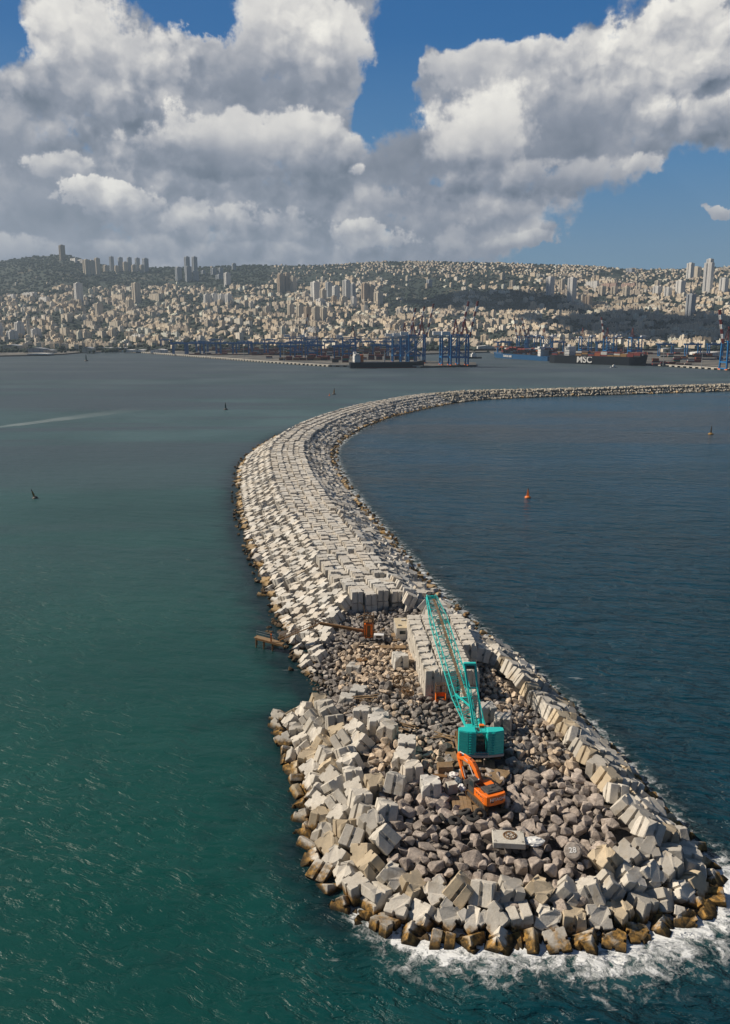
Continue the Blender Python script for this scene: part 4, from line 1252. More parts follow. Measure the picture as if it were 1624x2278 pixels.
    bp = [(0.85, 1.85), (1.25, 1.80), (2.6, 3.15), (3.6, 4.05), (4.7, 4.05), (6.1, 3.75), (7.45, 3.15), (7.62, 3.42), (6.2, 4.38), (4.7, 4.98), (3.5, 5.0), (2.35, 4.2), (1.0, 2.5)]
    bo = plate(bp, 0.62).build('boom', MAT['orange'], t, bevel=0.03)
    letters(bo, 'H-EX', 0.42, frame_mat((x0 - 0.325, 5.0, 4.5), (0, -1, -0.05), (0, -0.02, 1)), MAT['white'], 0.01, 'lettering')
    sp = [(6.85, 3.95), (7.9, 3.55), (7.75, 2.9), (5.55, 0.05), (5.25, 0.15), (6.9, 2.9)]
    st = plate([(7.1, 4.45), (7.55, 4.5), (7.95, 3.7), (7.75, 3.0), (5.75, 0.15), (5.40, 0.30), (6.95, 3.05), (7.05, 3.6)], 0.44).build('stick', MAT['orange'], t, bevel=0.03)
    bk = MB()
    q = [(5.45, 0.55), (4.75, 0.85), (4.15, 0.62), (3.95, 0.05), (4.35, -0.28), (5.15, -0.32), (5.75, 0.02)]
    w = 1.35; n_ = len(q)
    V = [(x0 - w / 2, p[0], p[1]) for p in q] + [(x0 + w / 2, p[0], p[1]) for p in q]
    bk.add(V, [tuple(range(n_))[::-1], tuple(range(n_, 2 * n_))] + [(i, i + 1, n_ + i + 1, n_ + i) for i in range(n_ - 1)])
    for k_ in range(5): bk.bar((x0 - w / 2 + 0.12 + k_ * 0.28, 5.70, 0.0), (x0 - w / 2 + 0.12 + k_ * 0.28, 5.98, -0.18), 0.11)
    bu = bk.build('bucket', MAT['steel'], t)
    for sx in (-0.46, 0.46):
        cy = MB(); cy.tube([(x0 + sx, 1.7, 1.75), (x0 + sx, 2.55, 2.65)], 0.13, 10); cy.build('hydraulic_cylinder', MAT['orange'], bo)
        rd = MB(); rd.tube([(x0 + sx, 2.55, 2.65), (x0 + sx, 4.0, 4.3)], 0.07, 8); rd.build('piston_rod', MAT['white'], bo)
    cy = MB(); cy.tube([(x0, 4.3, 5.05), (x0, 6.0, 4.86)], 0.14, 10); cy.build('hydraulic_cylinder', MAT['orange'], bo)
    cy = MB(); cy.tube([(x0, 7.2, 3.95), (x0, 6.5, 2.2)], 0.11, 8); cy.build('hydraulic_cylinder', MAT['orange'], bo)
    rd = MB(); rd.tube([(x0, 6.0, 4.86), (x0, 7.3, 4.52)], 0.07, 8); rd.build('piston_rod', MAT['white'], bo)
    rd = MB(); rd.tube([(x0, 6.5, 2.2), (x0, 5.6, 0.75)], 0.06, 8); rd.build('piston_rod', MAT['white'], bo)
    hs = MB()
    for sx in (-0.18, 0.0, 0.2): hs.tube([(x0 + sx, 1.0, 2.55), (x0 + sx, 2.3, 4.30), (x0 + sx, 3.4, 5.12), (x0 + sx, 4.7, 5.10)], 0.035, 5)
    hs.build('hoses', MAT['rubber'], bo)
    for o in [bo, st] + list(bo.children):           # the arm is carried low
        for v in o.data.vertices:
            if v.co.z > 1.85: v.co.z = 1.85 + (v.co.z - 1.85) * .80
build_excavator()
# ------------------------------------------------------------------ things lying on the work floor
def quad_slab(px, z, th, name, mat, label, cat, group=None):
    "flat plate with its four corners at places of the floor"
    mb = MB(); P = [at(x, y, z) for x, y in px]; c = sum(P, Vector()) / len(P)
    A = [(p.x - c.x, p.y - c.y) for p in P]
    if sum(a[0] * b[1] - a[1] * b[0] for a, b in zip(A, A[1:] + A[:1])) < 0: A = A[::-1]
    mb.prism(A, -th, 0)
    return tag(mb.build(name, mat, None, (c.x, c.y, z)), label, cat, group)
def mat_planks(px, z, name, label, group='brown mats under the machines', n=5):
    "timber mat made of baulks side by side"
    P = [at(x, y, z) for x, y in px]; c = sum(P, Vector()) / 4
    mb = MB()
    for i in range(n):
        f0, f1 = i / n + 0.006, (i + 1) / n - 0.006
        q = [P[0].lerp(P[1], f0), P[0].lerp(P[1], f1), P[3].lerp(P[2], f1), P[3].lerp(P[2], f0)]
        A = [(p.x - c.x, p.y - c.y) for p in q]
        if sum(a[0] * b[1] - a[1] * b[0] for a, b in zip(A, A[1:] + A[:1])) < 0: A = A[::-1]
        k = rnd.uniform(0.85, 1.12); mb.prism(A, -0.32 + 0.004 * (i % 2), 0.004 * (i % 2) + rnd.uniform(-.01, .01), 0, (k, k, k))
    return tag(mb.build(name, MAT['timber'], None, (c.x, c.y, z)), label, 'timber mat', group)
ZM = WORK_Z + 0.68
mat_planks([(1010,1640),(1036,1632),(1052,1700),(1026,1703)], ZM, 'timber_mat', 'long brown timber mat on the rubble left of the turquoise crane counterweights')
mat_planks([(984,1652),(1006,1648),(1024,1703),(1002,1706)], ZM - 0.15, 'timber_mat', 'narrow tan timber mat farthest left of the crane, lying on stones')
mat_planks([(1066,1733),(1118,1700),(1135,1718),(1098,1758)], ZM, 'timber_mat', 'large brown mat sloping out from under the rear right of the crane')
mat_planks([(1040,1690),(1100,1690),(1102,1712),(1040,1712)], ZM - 0.1, 'timber_mat', 'dark brown mat in the shade under the crane counterweights')
mat_planks([(1002,1768),(1046,1772),(1052,1806),(1008,1796)], ZM - 0.15, 'timber_mat', 'brown mat under the left track of the orange excavator')
mat_planks([(1050,1790),(1118,1788),(1132,1802),(1056,1812)], ZM - 0.15, 'timber_mat', 'mat under the rear of the orange excavator')
mat_planks([(1004,1712),(1026,1710),(1034,1738),(1010,1742)], ZM - 0.25, 'timber_mat', 'short tan mat beside the raised arm of the orange excavator')

def tyres():
    spots = [(1034, 1806, .05, 'propped against the left track of the excavator', 0.35), (1068, 1812, .1, 'torn tyre behind the excavator, in front of its right track', 0.8),
             (1052, 1818, .0, 'between the two excavator tracks, lying flat', 0.0), (1012, 1826, -.1, 'lying flat on boulders left of the excavator', 0.15), (988, 1822, -.2, 'leaning in the boulders farthest left of the excavator', 0.9)]
    mb = MB(); prof = [(0.42, -0.2), (0.62, -0.24), (0.86, -0.2), (0.92, -0.1), (0.92, 0.1), (0.86, 0.2), (0.62, 0.24), (0.42, 0.2), (0.46, 0.12), (0.46, -0.12), (0.42, -0.2)]
    seg = 22; V = []; Fc = []
    for a_, z_ in prof:
        for k in range(seg):
            a = 2 * math.pi * k / seg; rr = a_ * (1.03 if (a_ > 0.88 and k % 2) else 1.0); V.append((rr * math.cos(a), rr * math.sin(a), z_))
    for i in range(len(prof) - 1):
        for k in range(seg): Fc.append((i * seg + k, i * seg + (k + 1) % seg, (i + 1) * seg + (k + 1) % seg, (i + 1) * seg + k))
    mb.add(V, Fc); me = mb.mesh('tyre', MAT['rubber'])
    for x, y, dz, l, tilt in spots:
        p = at(x, y, WORK_Z + 0.75 + dz)
        o = bpy.data.objects.new('tyre', me); COL.objects.link(o); o.location = p; o.rotation_euler = (tilt, tilt * 0.5, x)
        tag(o, ('large worn black tyre ' + l) if not l.startswith('torn') else 'large ' + l, 'tyre', 'worn tyres around the excavator')
tyres()

# capping slab with a ring of bars
def capping_slab():
    t = empty('concrete_slab', (SLAB_P.x, SLAB_P.y, 4.55), R(-5)); tag(t, 'flat square concrete slab with a rusty ring on top, lying among boulders', 'concrete slab')
    b = MB(); b.box((0, 0, 0.6), (4.1, 2.9, 0.78)); b.build('slab', MAT['slab'], t, bevel=0.05)
    g = MB()
    for r_, z in ((0.84, 1.05), (0.46, 1.22)):
        g.tube([(0.2 + r_ * math.cos(a), 0.25 + r_ * math.sin(a), z) for a in np.linspace(0, 2 * math.pi, 21)[:-1]], 0.06, 6, closed=True)
    for a in np.linspace(0, 2 * math.pi, 11)[:-1]:
        g.bar((0.2 + 0.84 * math.cos(a), 0.25 + 0.84 * math.sin(a), 1.05), (0.2 + 0.46 * math.cos(a), 0.25 + 0.46 * math.sin(a), 1.22), 0.07)
    g.build('bar_ring', MAT['rust'], t)
    k = MB()
    for x in (-1.75, 1.75):
        for y in (-1.1, 1.1): k.tube([(x - .12, y, 1.0), (x - .1, y, 1.14), (x + .1, y, 1.14), (x + .12, y, 1.0)], 0.035, 5)
    k.build('lifting_eye', MAT['steel'], t)
capping_slab()
def crumpled(px, py, z, s, name, label, cat, col=MAT['white'], seed=1, flat=0.35):
    r = random.Random(seed); bm = bmesh.new(); bmesh.ops.create_icosphere(bm, subdivisions=3, radius=1)
    from mathutils import noise as mn
    for v in bm.verts:
        n = mn.noise(v.co * 2.2 + Vector((seed, 0, 0))) * 0.45 + mn.noise(v.co * 5.0) * 0.2
        v.co *= 1 + n; v.co.z *= flat; v.co = Vector((v.co.x * s[0], v.co.y * s[1], v.co.z * s[2]))
    me = bpy.data.meshes.new(name); bm.to_mesh(me); bm.free(); me.materials.append(col)
    a = me.attributes.new('tint', 'FLOAT_COLOR', 'FACE'); a.data.foreach_set('color', np.ones(len(me.polygons) * 4))
    o = bpy.data.objects.new(name, me); COL.objects.link(o); o.location = at(px, py, z); return tag(o, label, cat)
crumpled(1188, 1872, 4.9, (1.25, .9, 1.2), 'white_sheet', 'crumpled white sheet lying between boulders right of the concrete slab', 'plastic sheet', seed=3)
crumpled(1010, 1724, 5.2, (.75, .6, 1.2), 'plastic_bag', 'crumpled white bag on the tan mat behind the excavator bucket', 'bag', seed=5)
crumpled(1028, 1752, 5.0, (.5, .8, 1.1), 'plastic_bag', 'torn white bag beside the foot of the excavator arm', 'bag', seed=8)
crumpled(1022, 1736, 5.1, (.6, .7, 1.0), 'tarpaulin', 'dark blue grey tarpaulin heap beside the white bags', 'tarpaulin', paint('tarp', (0.05, 0.08, 0.12), dirt=0.4), 9)
crumpled(1196, 1870, 4.8, (.9, .6, .7), 'cloth', 'pale creased cloth end trailing right of the white sheet', 'cloth', MAT['slab'], 12)

# pale board box, crates and scrap left of the excavator
def small_box(px, py, z, size, yaw, name, mat, label, cat, tint=(1, 1, 1), slats=False):
    p = at(px, py, z); mb = MB()
    if slats:
        for k in range(5): mb.box((0, -size[1] / 2 + (k + .5) * size[1] / 5, size[2] / 2), (size[0], size[1] / 5 - 0.03, size[2]), tint=tint)
        mb.box((-size[0] / 2 - .03, 0, size[2] / 2), (0.05, size[1] * 1.02, size[2] * 0.6), tint=tint)
    else: mb.box((0, 0, size[2] / 2), size, tint=tint)
    return tag(mb.build(name, mat, None, (p.x, p.y, z), yaw, bevel=0.03), label, cat)
small_box(1004, 1762, 4.6, (1.5, 1.1, 1.5), R(20), 'scrap_box', MAT['slab'], 'weathered pale box beside the excavator bucket', 'box')
small_box(990, 1716, 4.6, (2.2, 1.6, 1.2), R(4), 'plank_crate', MAT['timber'], 'grey plank crate on the stones left of the tan mat', 'crate', slats=True)
small_box(975, 1732, 4.6, (2.6, .8, .6), R(-6), 'rusty_beam', MAT['rust'], 'rust covered steel beam lying behind the pair of upright cubes', 'steel beam')
def planks(px, py, z, n, L, yaw, label, seed, spread=1.0):
    r = random.Random(seed); p = at(px, py, z); mb = MB()
    for i in range(n):
        a = yaw + r.gauss(0, .22); c = Vector((r.uniform(-1, 1) * spread, r.uniform(-1, 1) * spread * .6, 0.12 + i * 0.07)); l = L * r.uniform(.6, 1.1) / 2
        d = Vector((math.cos(a), math.sin(a), r.gauss(0, .05))); k = r.uniform(.7, 1.4); mb.bar(c - d * l, c + d * l, 0.22, 0.07, tint=(k, k, k))
    return tag(mb.build('plank_pile', MAT['timber'], None, p), label, 'planks')
planks(812, 1556, 4.4, 9, 4.0, R(8), 'loose brown planks on the stones right of the three loose cubes', 1)
planks(905, 1600 + 20, 4.6, 6, 3.6, R(-25), 'few light planks scattered on stones between cubes and crane', 2)
planks(985, 1640, 4.8, 6, 3.0, R(-20), 'light planks on pale stones just left of the crane boom foot', 3)
planks(1026, 1730, 5.0, 5, 2.4, R(75), 'splintered planks leaning beside the tan mat', 4, .5)

def rusty_rings():
    for i, (x, y, z, tl, yw, l) in enumerate([(887, 1516, 5.6, 1.15, 0.3, 'rusty spoked reel leaning against the stacked cubes'), (907, 1538, 5.0, 0.35, 1.0, 'rusty spoked reel lying nearly flat below the stacked cubes')]):
        p = at(x, y, z); mb = MB()
        for zz in (-0.12, 0.12): mb.tube([(1.15 * math.cos(a), 1.15 * math.sin(a), zz) for a in np.linspace(0, 2 * math.pi, 25)[:-1]], 0.055, 6, closed=True)
        for a in np.linspace(0, 2 * math.pi, 13)[:-1]: mb.bar((0.25 * math.cos(a), .25 * math.sin(a), 0), (1.15 * math.cos(a + .1), 1.15 * math.sin(a + .1), 0), 0.06)
        mb.lathe([(.25, -.2), (.25, .2)], 12)
        o = mb.build('cable_reel', MAT['rust'], None, p); o.rotation_euler = (tl, 0, yw); tag(o, l, 'cable reel')
rusty_rings()
def man_basket():
    p = at(980, 1558, WORK_Z + .3); t = empty('work_basket', p, R(3)); tag(t, 'orange steel work basket with a railed frame below the stacked cubes', 'work basket')
    b = MB(); b.box((0, 0, .08), (1.8, 1.3, .12))
    for x in (-.88, .88): b.box((x, 0, .7), (.06, 1.3, 1.2))
    b.box((0, .62, .7), (1.7, .06, 1.2)); b.box((0, -.64, .32), (1.7, .05, .5)); b.build('basket', MAT['orange'], t)
    f = MB()
    C4 = [(-.88, -.62), (.88, -.62), (.88, .62), (-.88, .62)]
    for i in range(4):
        a, c = C4[i], C4[(i + 1) % 4]; f.bar((*a, 0.1), (*a, 3.1), .07)
        for z in (1.9, 2.5, 3.1): f.bar((*a, z), (*c, z), .06)
    f.bar((-.88, -.62, 3.1), (.88, .62, 3.1), .05); f.build('rail_frame', MAT['rust'], t)
    h = MB(); h.box((0, -.67, 0.95), (1.2, 0.02, .35)); h.build('shadow_panel', MAT['steel'], t)  # dark panel standing in for the shade in the basket's open front
man_basket()

def container_office():
    p = at(893, 1412, WORK_Z + .2); t = empty('site_container', p, R(4)); tag(t, 'weathered white site container with barred window standing beside the stacked cubes', 'container')
    mb = MB(); mb.box((0, 0, 1.35), (2.7, 6.2, 2.7), tint=(.95, .93, .88))
    for k in range(18): mb.box((-1.37, -3.0 + k * .353, 1.35), (.05, .17, 2.4), tint=(.9, .88, .84))
    for k in range(8): mb.box((-1.2 + k * .343, -3.12, 1.35), (.17, .05, 2.4), tint=(.9, .88, .84))
    mb.build('container_body', MAT['white'], t)
    r = MB(); r.box((0, 0, 2.74), (2.8, 6.3, .10), tint=(1, .88, .68)); r.box((.5, 1.5, 2.9), (.9, .8, .28)); r.box((-.6, -1.6, 2.86), (.7, .5, .2), tint=(.4, .4, .4)); r.build('roof', MAT['slab'], t)
    w = MB(); w.box((-.1, -3.16, 1.75), (1.3, .04, .75)); w.build('window', MAT['glass'], t)
    d = MB(); d.box((-1.40, -1.8, 1.15), (.05, .9, 2.1)); d.build('door', MAT['grey'], t)
container_office()

def winch_tower():
    p = at(820, 1420, WORK_Z + .1); t = empty('winch_tower', p, R(-4)); tag(t, 'rusty orange tower of a small site lift standing between the wall and the gangway', 'lift tower')
    f = MB(); C4 = [(-1, -.8), (1, -.8), (1, .8), (-1, .8)]
    for i in range(4):
        a, b = C4[i], C4[(i + 1) % 4]; f.bar((*a, 0), (*a, 5.6), .14)
        for z in (1.0, 3.9, 4.8, 5.5): f.bar((*a, z), (*b, z), .10)
        f.bar((*a, 3.9), (*b, 5.5), .07)
    f.box((0, 0, 3.95), (2.2, 1.8, .12)); f.build('frame', MAT['rust'], t)
    b = MB(); b.box((0, 0, 1.9), (1.75, 1.4, 3.2)); b.build('housing', MAT['orange'], t, bevel=.03)
    d = MB(); d.box((.1, -.72, 1.9), (.7, .05, 2.6), tint=(.8, .8, .8)); d.box((-.7, -.72, 1.9), (.2, .05, 2.8)); d.build('door', MAT['rust'], t)
    m = MB(); m.tube([(-.9, .6, 5.5), (-1.1, .6, 7.2), (-2.0, .6, 8.0)], .07, 6); m.build('davit', MAT['timber'], t)
winch_tower()
def generator():
    p = at(843, 1425, WORK_Z + .4); t = empty('generator_trailer', p, R(-3)); tag(t, 'small white two wheeled trailer box at the foot of the gangway', 'trailer')
    b = MB(); b.box((0, 0, .95), (2.1, 1.3, 1.1)); b.build('housing', MAT['white'], t, bevel=.05)
    for x in (-.45, .55):
        w = MB(); M = Matrix.Translation((x, -.7, .36)) @ Matrix.Rotation(math.pi / 2, 4, 'X'); w.lathe([(.36, -.1), (.36, .1)], 14, M=M); w.build('wheel', MAT['rubber'], t)
    h = MB(); h.bar((1.0, 0, .5), (2.2, 0, .4), .08); h.build('tow_bar', MAT['steel'], t)
    g = MB(); g.box((0, -.66, 1.1), (1.2, .02, .5)); g.build('grille', MAT['steel'], t)
generator()
small_box(868, 1440, WORK_Z + .4, (6.5, 1.6, .22), R(0), 'plank_walkway', MAT['timber'], 'plank walkway on the stones below the white container', 'walkway', slats=True)
small_box(880, 1418, WORK_Z + .4, (1.5, 4.5, .25), R(3), 'plank_walkway', MAT['timber'], 'plank path running along the left side of the white container', 'walkway', slats=True)
small_box(813, 1346, WORK_Z + .5, (5.6, 1.0, .3), R(-4), 'plank_walkway', MAT['timber'], 'planks laid below the curved wall of cubes', 'walkway', slats=True)
small_box(806, 1468, 4.3, (2.0, 1.6, .25), R(30), 'scrap_metal', MAT['rust'], 'rusty scrap frame lying on the cream stones', 'scrap')
for i, (x, y, a) in enumerate([(800, 1372, .6), (848, 1402, 1.0), (1000, 1700, 1.2)]):
    planks(x, y, 4.8, 3, 2.8, a, ['few sticks leaning beside the orange lift tower', 'short boards right of the orange lift tower', 'thin boards on the stones beside the narrow tan mat'][i], 20 + i, .4)

# ladder on the wall of cubes
def ladder():
    a = at(838, 1358, WORK_Z + .3); t = Vector((a.x + .1, a.y + 1.0, WORK_Z + 3.9)); mb = MB()
    for s in (-.28, .28): mb.bar(a + Vector((s, 0, 0)), t + Vector((s, 0, 0)), .06)
    for k in range(11): q = a.lerp(t, (k + .5) / 11); mb.bar(q - Vector((.28, 0, 0)), q + Vector((.28, 0, 0)), .045)
    tag(mb.build('ladder', MAT['grey']), 'light metal ladder leaning on the curved wall of cubes', 'ladder')
ladder()

# gangway and landing stage on the harbour side
def gangway():
    A = at(838, 1408, 5.2); B = at_y(712, 1386, A.y + 5.0); B = Vector((at(712, 1386, 8.0).x, at(712, 1386, 8.0).y, 8.0)); Cc = at(622, 1424, 2.2); D = at(569, 1416, 2.2)
    t = empty('gangway', A); tag(t, 'long rusty railed gangway climbing over the cubes down to the landing stage', 'gangway')
    def run(p, q, name, w, mat, rail=True, h=.3):
        mb = MB(); mb.bar(p - A, q - A, w, h); o = mb.build(name, mat, t)
        if rail:
            r_ = MB(); d = (q - p).normalized(); s = d.cross(Vector((0, 0, 1))).normalized() * (w / 2); L = (q - p).length; n = int(L / 1.6)
            for sg in (-1, 1):
                for k in range(n + 1): b = p + d * (L * k / n) + s * sg - A; r_.bar(b, b + Vector((0, 0, 1.05)), .06)
                for z in (.55, 1.05): r_.bar(p + s * sg + Vector((0, 0, z)) - A, q + s * sg + Vector((0, 0, z)) - A, .05)
            r_.build('railing', MAT['rust'], o)
    run(A, B, 'inner_flight', 0.8, MAT['rust'], False, .5)
    run(B, Cc, 'outer_flight', 0.9, MAT['rust'], True, .2)
    s = MB()
    for f in (.25, .6, .9):
        q = B.lerp(Cc, f); s.bar(q - A, Vector((q.x, q.y, q.z - 2.2)) - A, .12)
    s.build('props', MAT['rust'], t)
    st = empty('landing_stage', D); tag(st, 'small rusty landing stage on legs in the harbour water', 'landing stage')
    m = MB(); E = at(630, 1432, 1.9); m.bar((0, 0, 0), E - D, 1.5, .2); m.build('deck', MAT['timber'], st)
    e = MB(); e.bar(Vector((0, -1.0, -.05)), E - D + Vector((0, -1.0, -.05)), .12, .45); e.build('edge_beam', MAT['rust'], st)
    l = MB()
    for f in (.02, .3, .62):
        q = (E - D) * f
        for s_ in (-.8, .8): l.tube([q + Vector((0, s_, .1)), q + Vector((0, s_, -3.5))], .14, 8)
    l.build('legs', MAT['rust'], st)
    r_ = MB()
    for f in (.02, .35, .7): q = (E - D) * f; r_.bar(q + Vector((0, .9, .1)), q + Vector((0, .9, 1.2)), .05)
    for z in (.65, 1.2): r_.bar(Vector((0, .9, z)), (E - D) * .7 + Vector((0, .9, z)), .04)
    r_.build('railing', MAT['grey'], st)
    o = MB(); q = (E - D) * .58; o.box(q + Vector((0, -.7, 1.0)), (.3, .3, 1.7)); o.build('marker_post', MAT['orange'], st)
gangway()

def painted_stone():
    p = at(1274, 1893, 5.2); t = empty('painted_stone', p); tag(t, 'round grey stone painted with a white 28 among the boulders right of the slab', 'boulder')
    out = (Vector((0, 0, CAM_H)) * .6 + Vector((0, 0, 30)) - p * .0); d = Vector((-.25, -.62, .74)).normalized(); q = d.to_track_quat('Z', 'Y').to_matrix().to_4x4()
    mb = MB(); mb.lathe([(.5, -1.2), (1.05, -.7), (1.12, 0), (1.0, .22), (.92, .26)], 13, M=q); o = mb.build('stone', MAT['rock'], t); o.color = (1.1, 1.06, 1.02, 1)
    fr = q @ Matrix.Rotation(0, 4, 'Z'); x = Vector((1, 0, 0)); x = (x - d * x.dot(d)).normalized(); y = d.cross(x)
    letters(o, '28', .95, frame_mat(d * .27 + Vector((0, 0, .05)), x, y), MAT['white'], .01, 'lettering')
painted_stone()
def cube_number():
    c = [o for o in bpy.data.objects if o.get('group') == 'cubes standing loose on the rubble']
    q = min(c, key=lambda o: (o.location - at(838, 1612, WORK_Z)).length)
    letters(q, '1010', .48, frame_mat((-.85, -1.43, 1.35), (0, .03, -1), (1, 0, 0)), paint('red_stencil', (.35, .12, .08), dirt=.5), .008, 'painted_number')
bpy.context.view_layer.update(); cube_number()

# ------------------------------------------------------------------ buoys
def buoy(px, py, h, lean, body, top, label, topcol=None):
    p = at(px, py, 0); t = empty('buoy', p); t.rotation_euler = (0, lean, 0.4); tag(t, label, 'buoy', 'channel buoys')
    s = h / 5.0
    a = MB(); a.lathe([(.7 * s, -.8 * s), (1.35 * s, -.3 * s), (1.4 * s, .35 * s), (1.05 * s, .75 * s), (.5 * s, .95 * s)], 16); a.build('float', body, t)
    b = MB(); b.lathe([(.42 * s, .9 * s), (.28 * s, 3.6 * s)], 10)
    for k in range(4):
        an = k * math.pi / 2; b.bar((.62 * s * math.cos(an), .62 * s * math.sin(an), .85 * s), (.25 * s * math.cos(an), .25 * s * math.sin(an), 3.7 * s), .1 * s)
    b.build('tower', top, t)
    c = MB(); c.lathe([(.1 * s, 3.6 * s), (.24 * s, 3.8 * s), (.24 * s, 4.3 * s), (.05 * s, 5.0 * s)], 8); c.build('lantern', topcol or MAT['steel'], t)
BY = paint('buoy_orange', (0.80, 0.20, 0.02)); BD = MAT['steel']; GR = paint('buoy_green', (0.01, 0.06, 0.05))
BK = paint('buoy_ochre', (0.30, 0.17, 0.04))
buoy(1174, 1107, 4.6, 0.0, BY, BY, 'bright orange buoy alone on the blue water right of the breakwater')
buoy(78, 1108, 4.2, -0.3, BD, BK, 'dark buoy tilting on the green harbour water at the far left')
buoy(502, 911, 6.5, 0, BD, GR, 'slim dark green buoy in the harbour beside the boat wake')
buoy(743, 877, 7.0, 0.06, BD, BK, 'dark buoy with a thin mast behind the curve of the breakwater')
buoy(733, 880, 3.2, 0.1, BY, BY, 'low orange buoy left of the dark masted buoy')
buoy(1152, 873, 6.5, 0, BK, BK, 'small ochre buoy just behind the far straight arm of the breakwater')
buoy(1581, 966, 6.2, 0.05, BK, BD, 'ochre and black buoy near the right edge on rough water')
buoy(192, 803, 14, 0, BD, GR, 'tiny dark buoy in the harbour below the grey factory')
# ------------------------------------------------------------------ land of the port
LAND_PX = [(-300,800),(0,793),(60,792),(140,789),(195,784),(290,783),(420,793),(600,807),(735,815.5),(940,818),(1060,815),(1058,809),(935,805),(926,789),(1090,784),(1104,789),(1228,803),(1440,812),(1500,816),(1624,824),(1800,842)]
LAND = [at(x, y, 0) for x, y in LAND_PX]
def port_land():
    z = 3.0; far_ = [Vector((6500, 2700, 0)), Vector((6500, 3300, 0)), Vector((-5200, 3300, 0))]
    P = [(p.x, p.y) for p in LAND] + [(p.x, p.y) for p in far_] + [(-2200, 1700)]
    mb = MB()
    from mathutils.geometry import tessellate_polygon
    mb.add([(x, y, z) for x, y in P], [list(f) for f in tessellate_polygon([[Vector((x, y, 0)) for x, y in P]])])
    for a, b in zip(LAND[:-1], LAND[1:]):
        mb.add([(a.x, a.y, -1), (b.x, b.y, -1), (b.x, b.y, z), (a.x, a.y, z)], [(0, 1, 2, 3)])
    def m_(g, b, m):
        n = g.noise(pos(g), 0.02, 5, 0.6); g.put(b.inputs['Base Color'], g.ramp(n, [(0.35, (0.045, 0.047, 0.046)), (0.5, (0.10, 0.095, 0.085)), (0.66, (0.20, 0.18, 0.15))])); b.inputs['Roughness'].default_value = .9
    tag(mb.build('port_ground', material('port_ground', m_)), kind='structure')
    # pale quay wall with dark gaps between its caissons
    q = MB()
    for a, b in zip(LAND[5:9] + LAND[15:19], LAND[6:10] + LAND[16:20]):
        d = (b - a); L = d.length; d.normalize(); s = Vector((d.y, -d.x, 0)); n = max(1, int(L / 13))
        if a.x > 0 and b.x < 0: continue
        q.bar(Vector((a.x, a.y, 3.3)) + s * .5, Vector((b.x, b.y, 3.3)) + s * .5, 5.0, .9)
        for k in range(n):
            p = a + d * ((k + .5) * L / n) + s * 1.6; q.bar(Vector((p.x, p.y, -1)) - d * 3.2, Vector((p.x, p.y, -1)) + d * 3.2, 2.2, 7.6)
    tag(q.build('quay_wall', MAT['slab']), 'pale concrete quay wall with dark gaps edging the container port', 'quay wall')
port_land()
def gz(px, py, z=3.0): return at(px, py, z)

CONT_COLS = [(0.20,0.035,0.028)] * 6 + [(0.13,0.03,0.025)] * 3 + [(0.015,0.03,0.07)] * 4 + [(0.03,0.032,0.035)] * 3 + [(0.30,0.17,0.06)] * 2 + [(0.32,0.09,0.03)] * 2 + [(0.55,0.55,0.52)] * 2 + [(0.02,0.16,0.13)] + [(0.10,0.055,0.035)] * 2
CONTAINERS = []       # (centre, yaw, colour, group)
def cont_mesh():
    mb = MB(); mb.box((0, 0, 1.3), (12.2, 2.5, 2.6))
    for k in range(12):
        for s in (-1, 1): mb.box((-5.5 + k, s * 1.26, 1.3), (.4, .06, 2.2))
    return mb.mesh('shipping_container', MAT['clean'])
def yard():
    r = random.Random(31)
    # rows parallel to the picture's quay
    bands = [(640, 735, 800, 4, 'red'), (735, 780, 806, 5, None), (590, 640, 797, 2, None), (800, 870, 800, 4, None), (560, 700, 790, 4, None), (700, 860, 792, 5, None), (470, 620, 784, 4, None), (640, 900, 784, 5, None), (380, 520, 777, 3, None),
             (520, 880, 777, 5, None), (600, 900, 770, 5, None), (1450, 1560, 806, 3, None), (1500, 1624, 800, 2, None), (1470, 1600, 794, 3, None), (1240, 1440, 790, 3, None), (860, 925, 800, 3, None), (880, 925, 790, 5, None), (420, 640, 789, 2, None), (540, 820, 787, 4, None), (440, 900, 780, 4, None), (620, 760, 801, 4, None), (500, 900, 773, 4, None), (640, 900, 767, 4, None), (1440, 1624, 788, 2, None), (1120, 1240, 783, 3, None), (1300, 1440, 784, 3, None), (1450, 1540, 811, 2, None), (1110, 1420, 779, 3, None)]
    for x0, x1, py, hmax, spec in bands:
        a, b = gz(x0, py), gz(x1, py); n = int((b - a).length / 13.0)
        for k in range(n):
            p = a.lerp(b, (k + .5) / n)
            if r.random() < .10: continue
            h = max(1, hmax - r.randint(0, 2 if spec is None else 1))
            for row in range(2 if py > 803 else 4):
                base = r.choice(CONT_COLS)
                for j in range(h):
                    col = (0.25, 0.032, 0.028) if spec == 'red' else (base if r.random() < .35 else r.choice(CONT_COLS))
                    CONTAINERS.append((Vector((p.x + r.uniform(-.3, .3), p.y + row * 2.8, 3.0 + j * 2.62)), r.uniform(-.01, .01), col, 'containers stacked in the port yard', py))
yard()

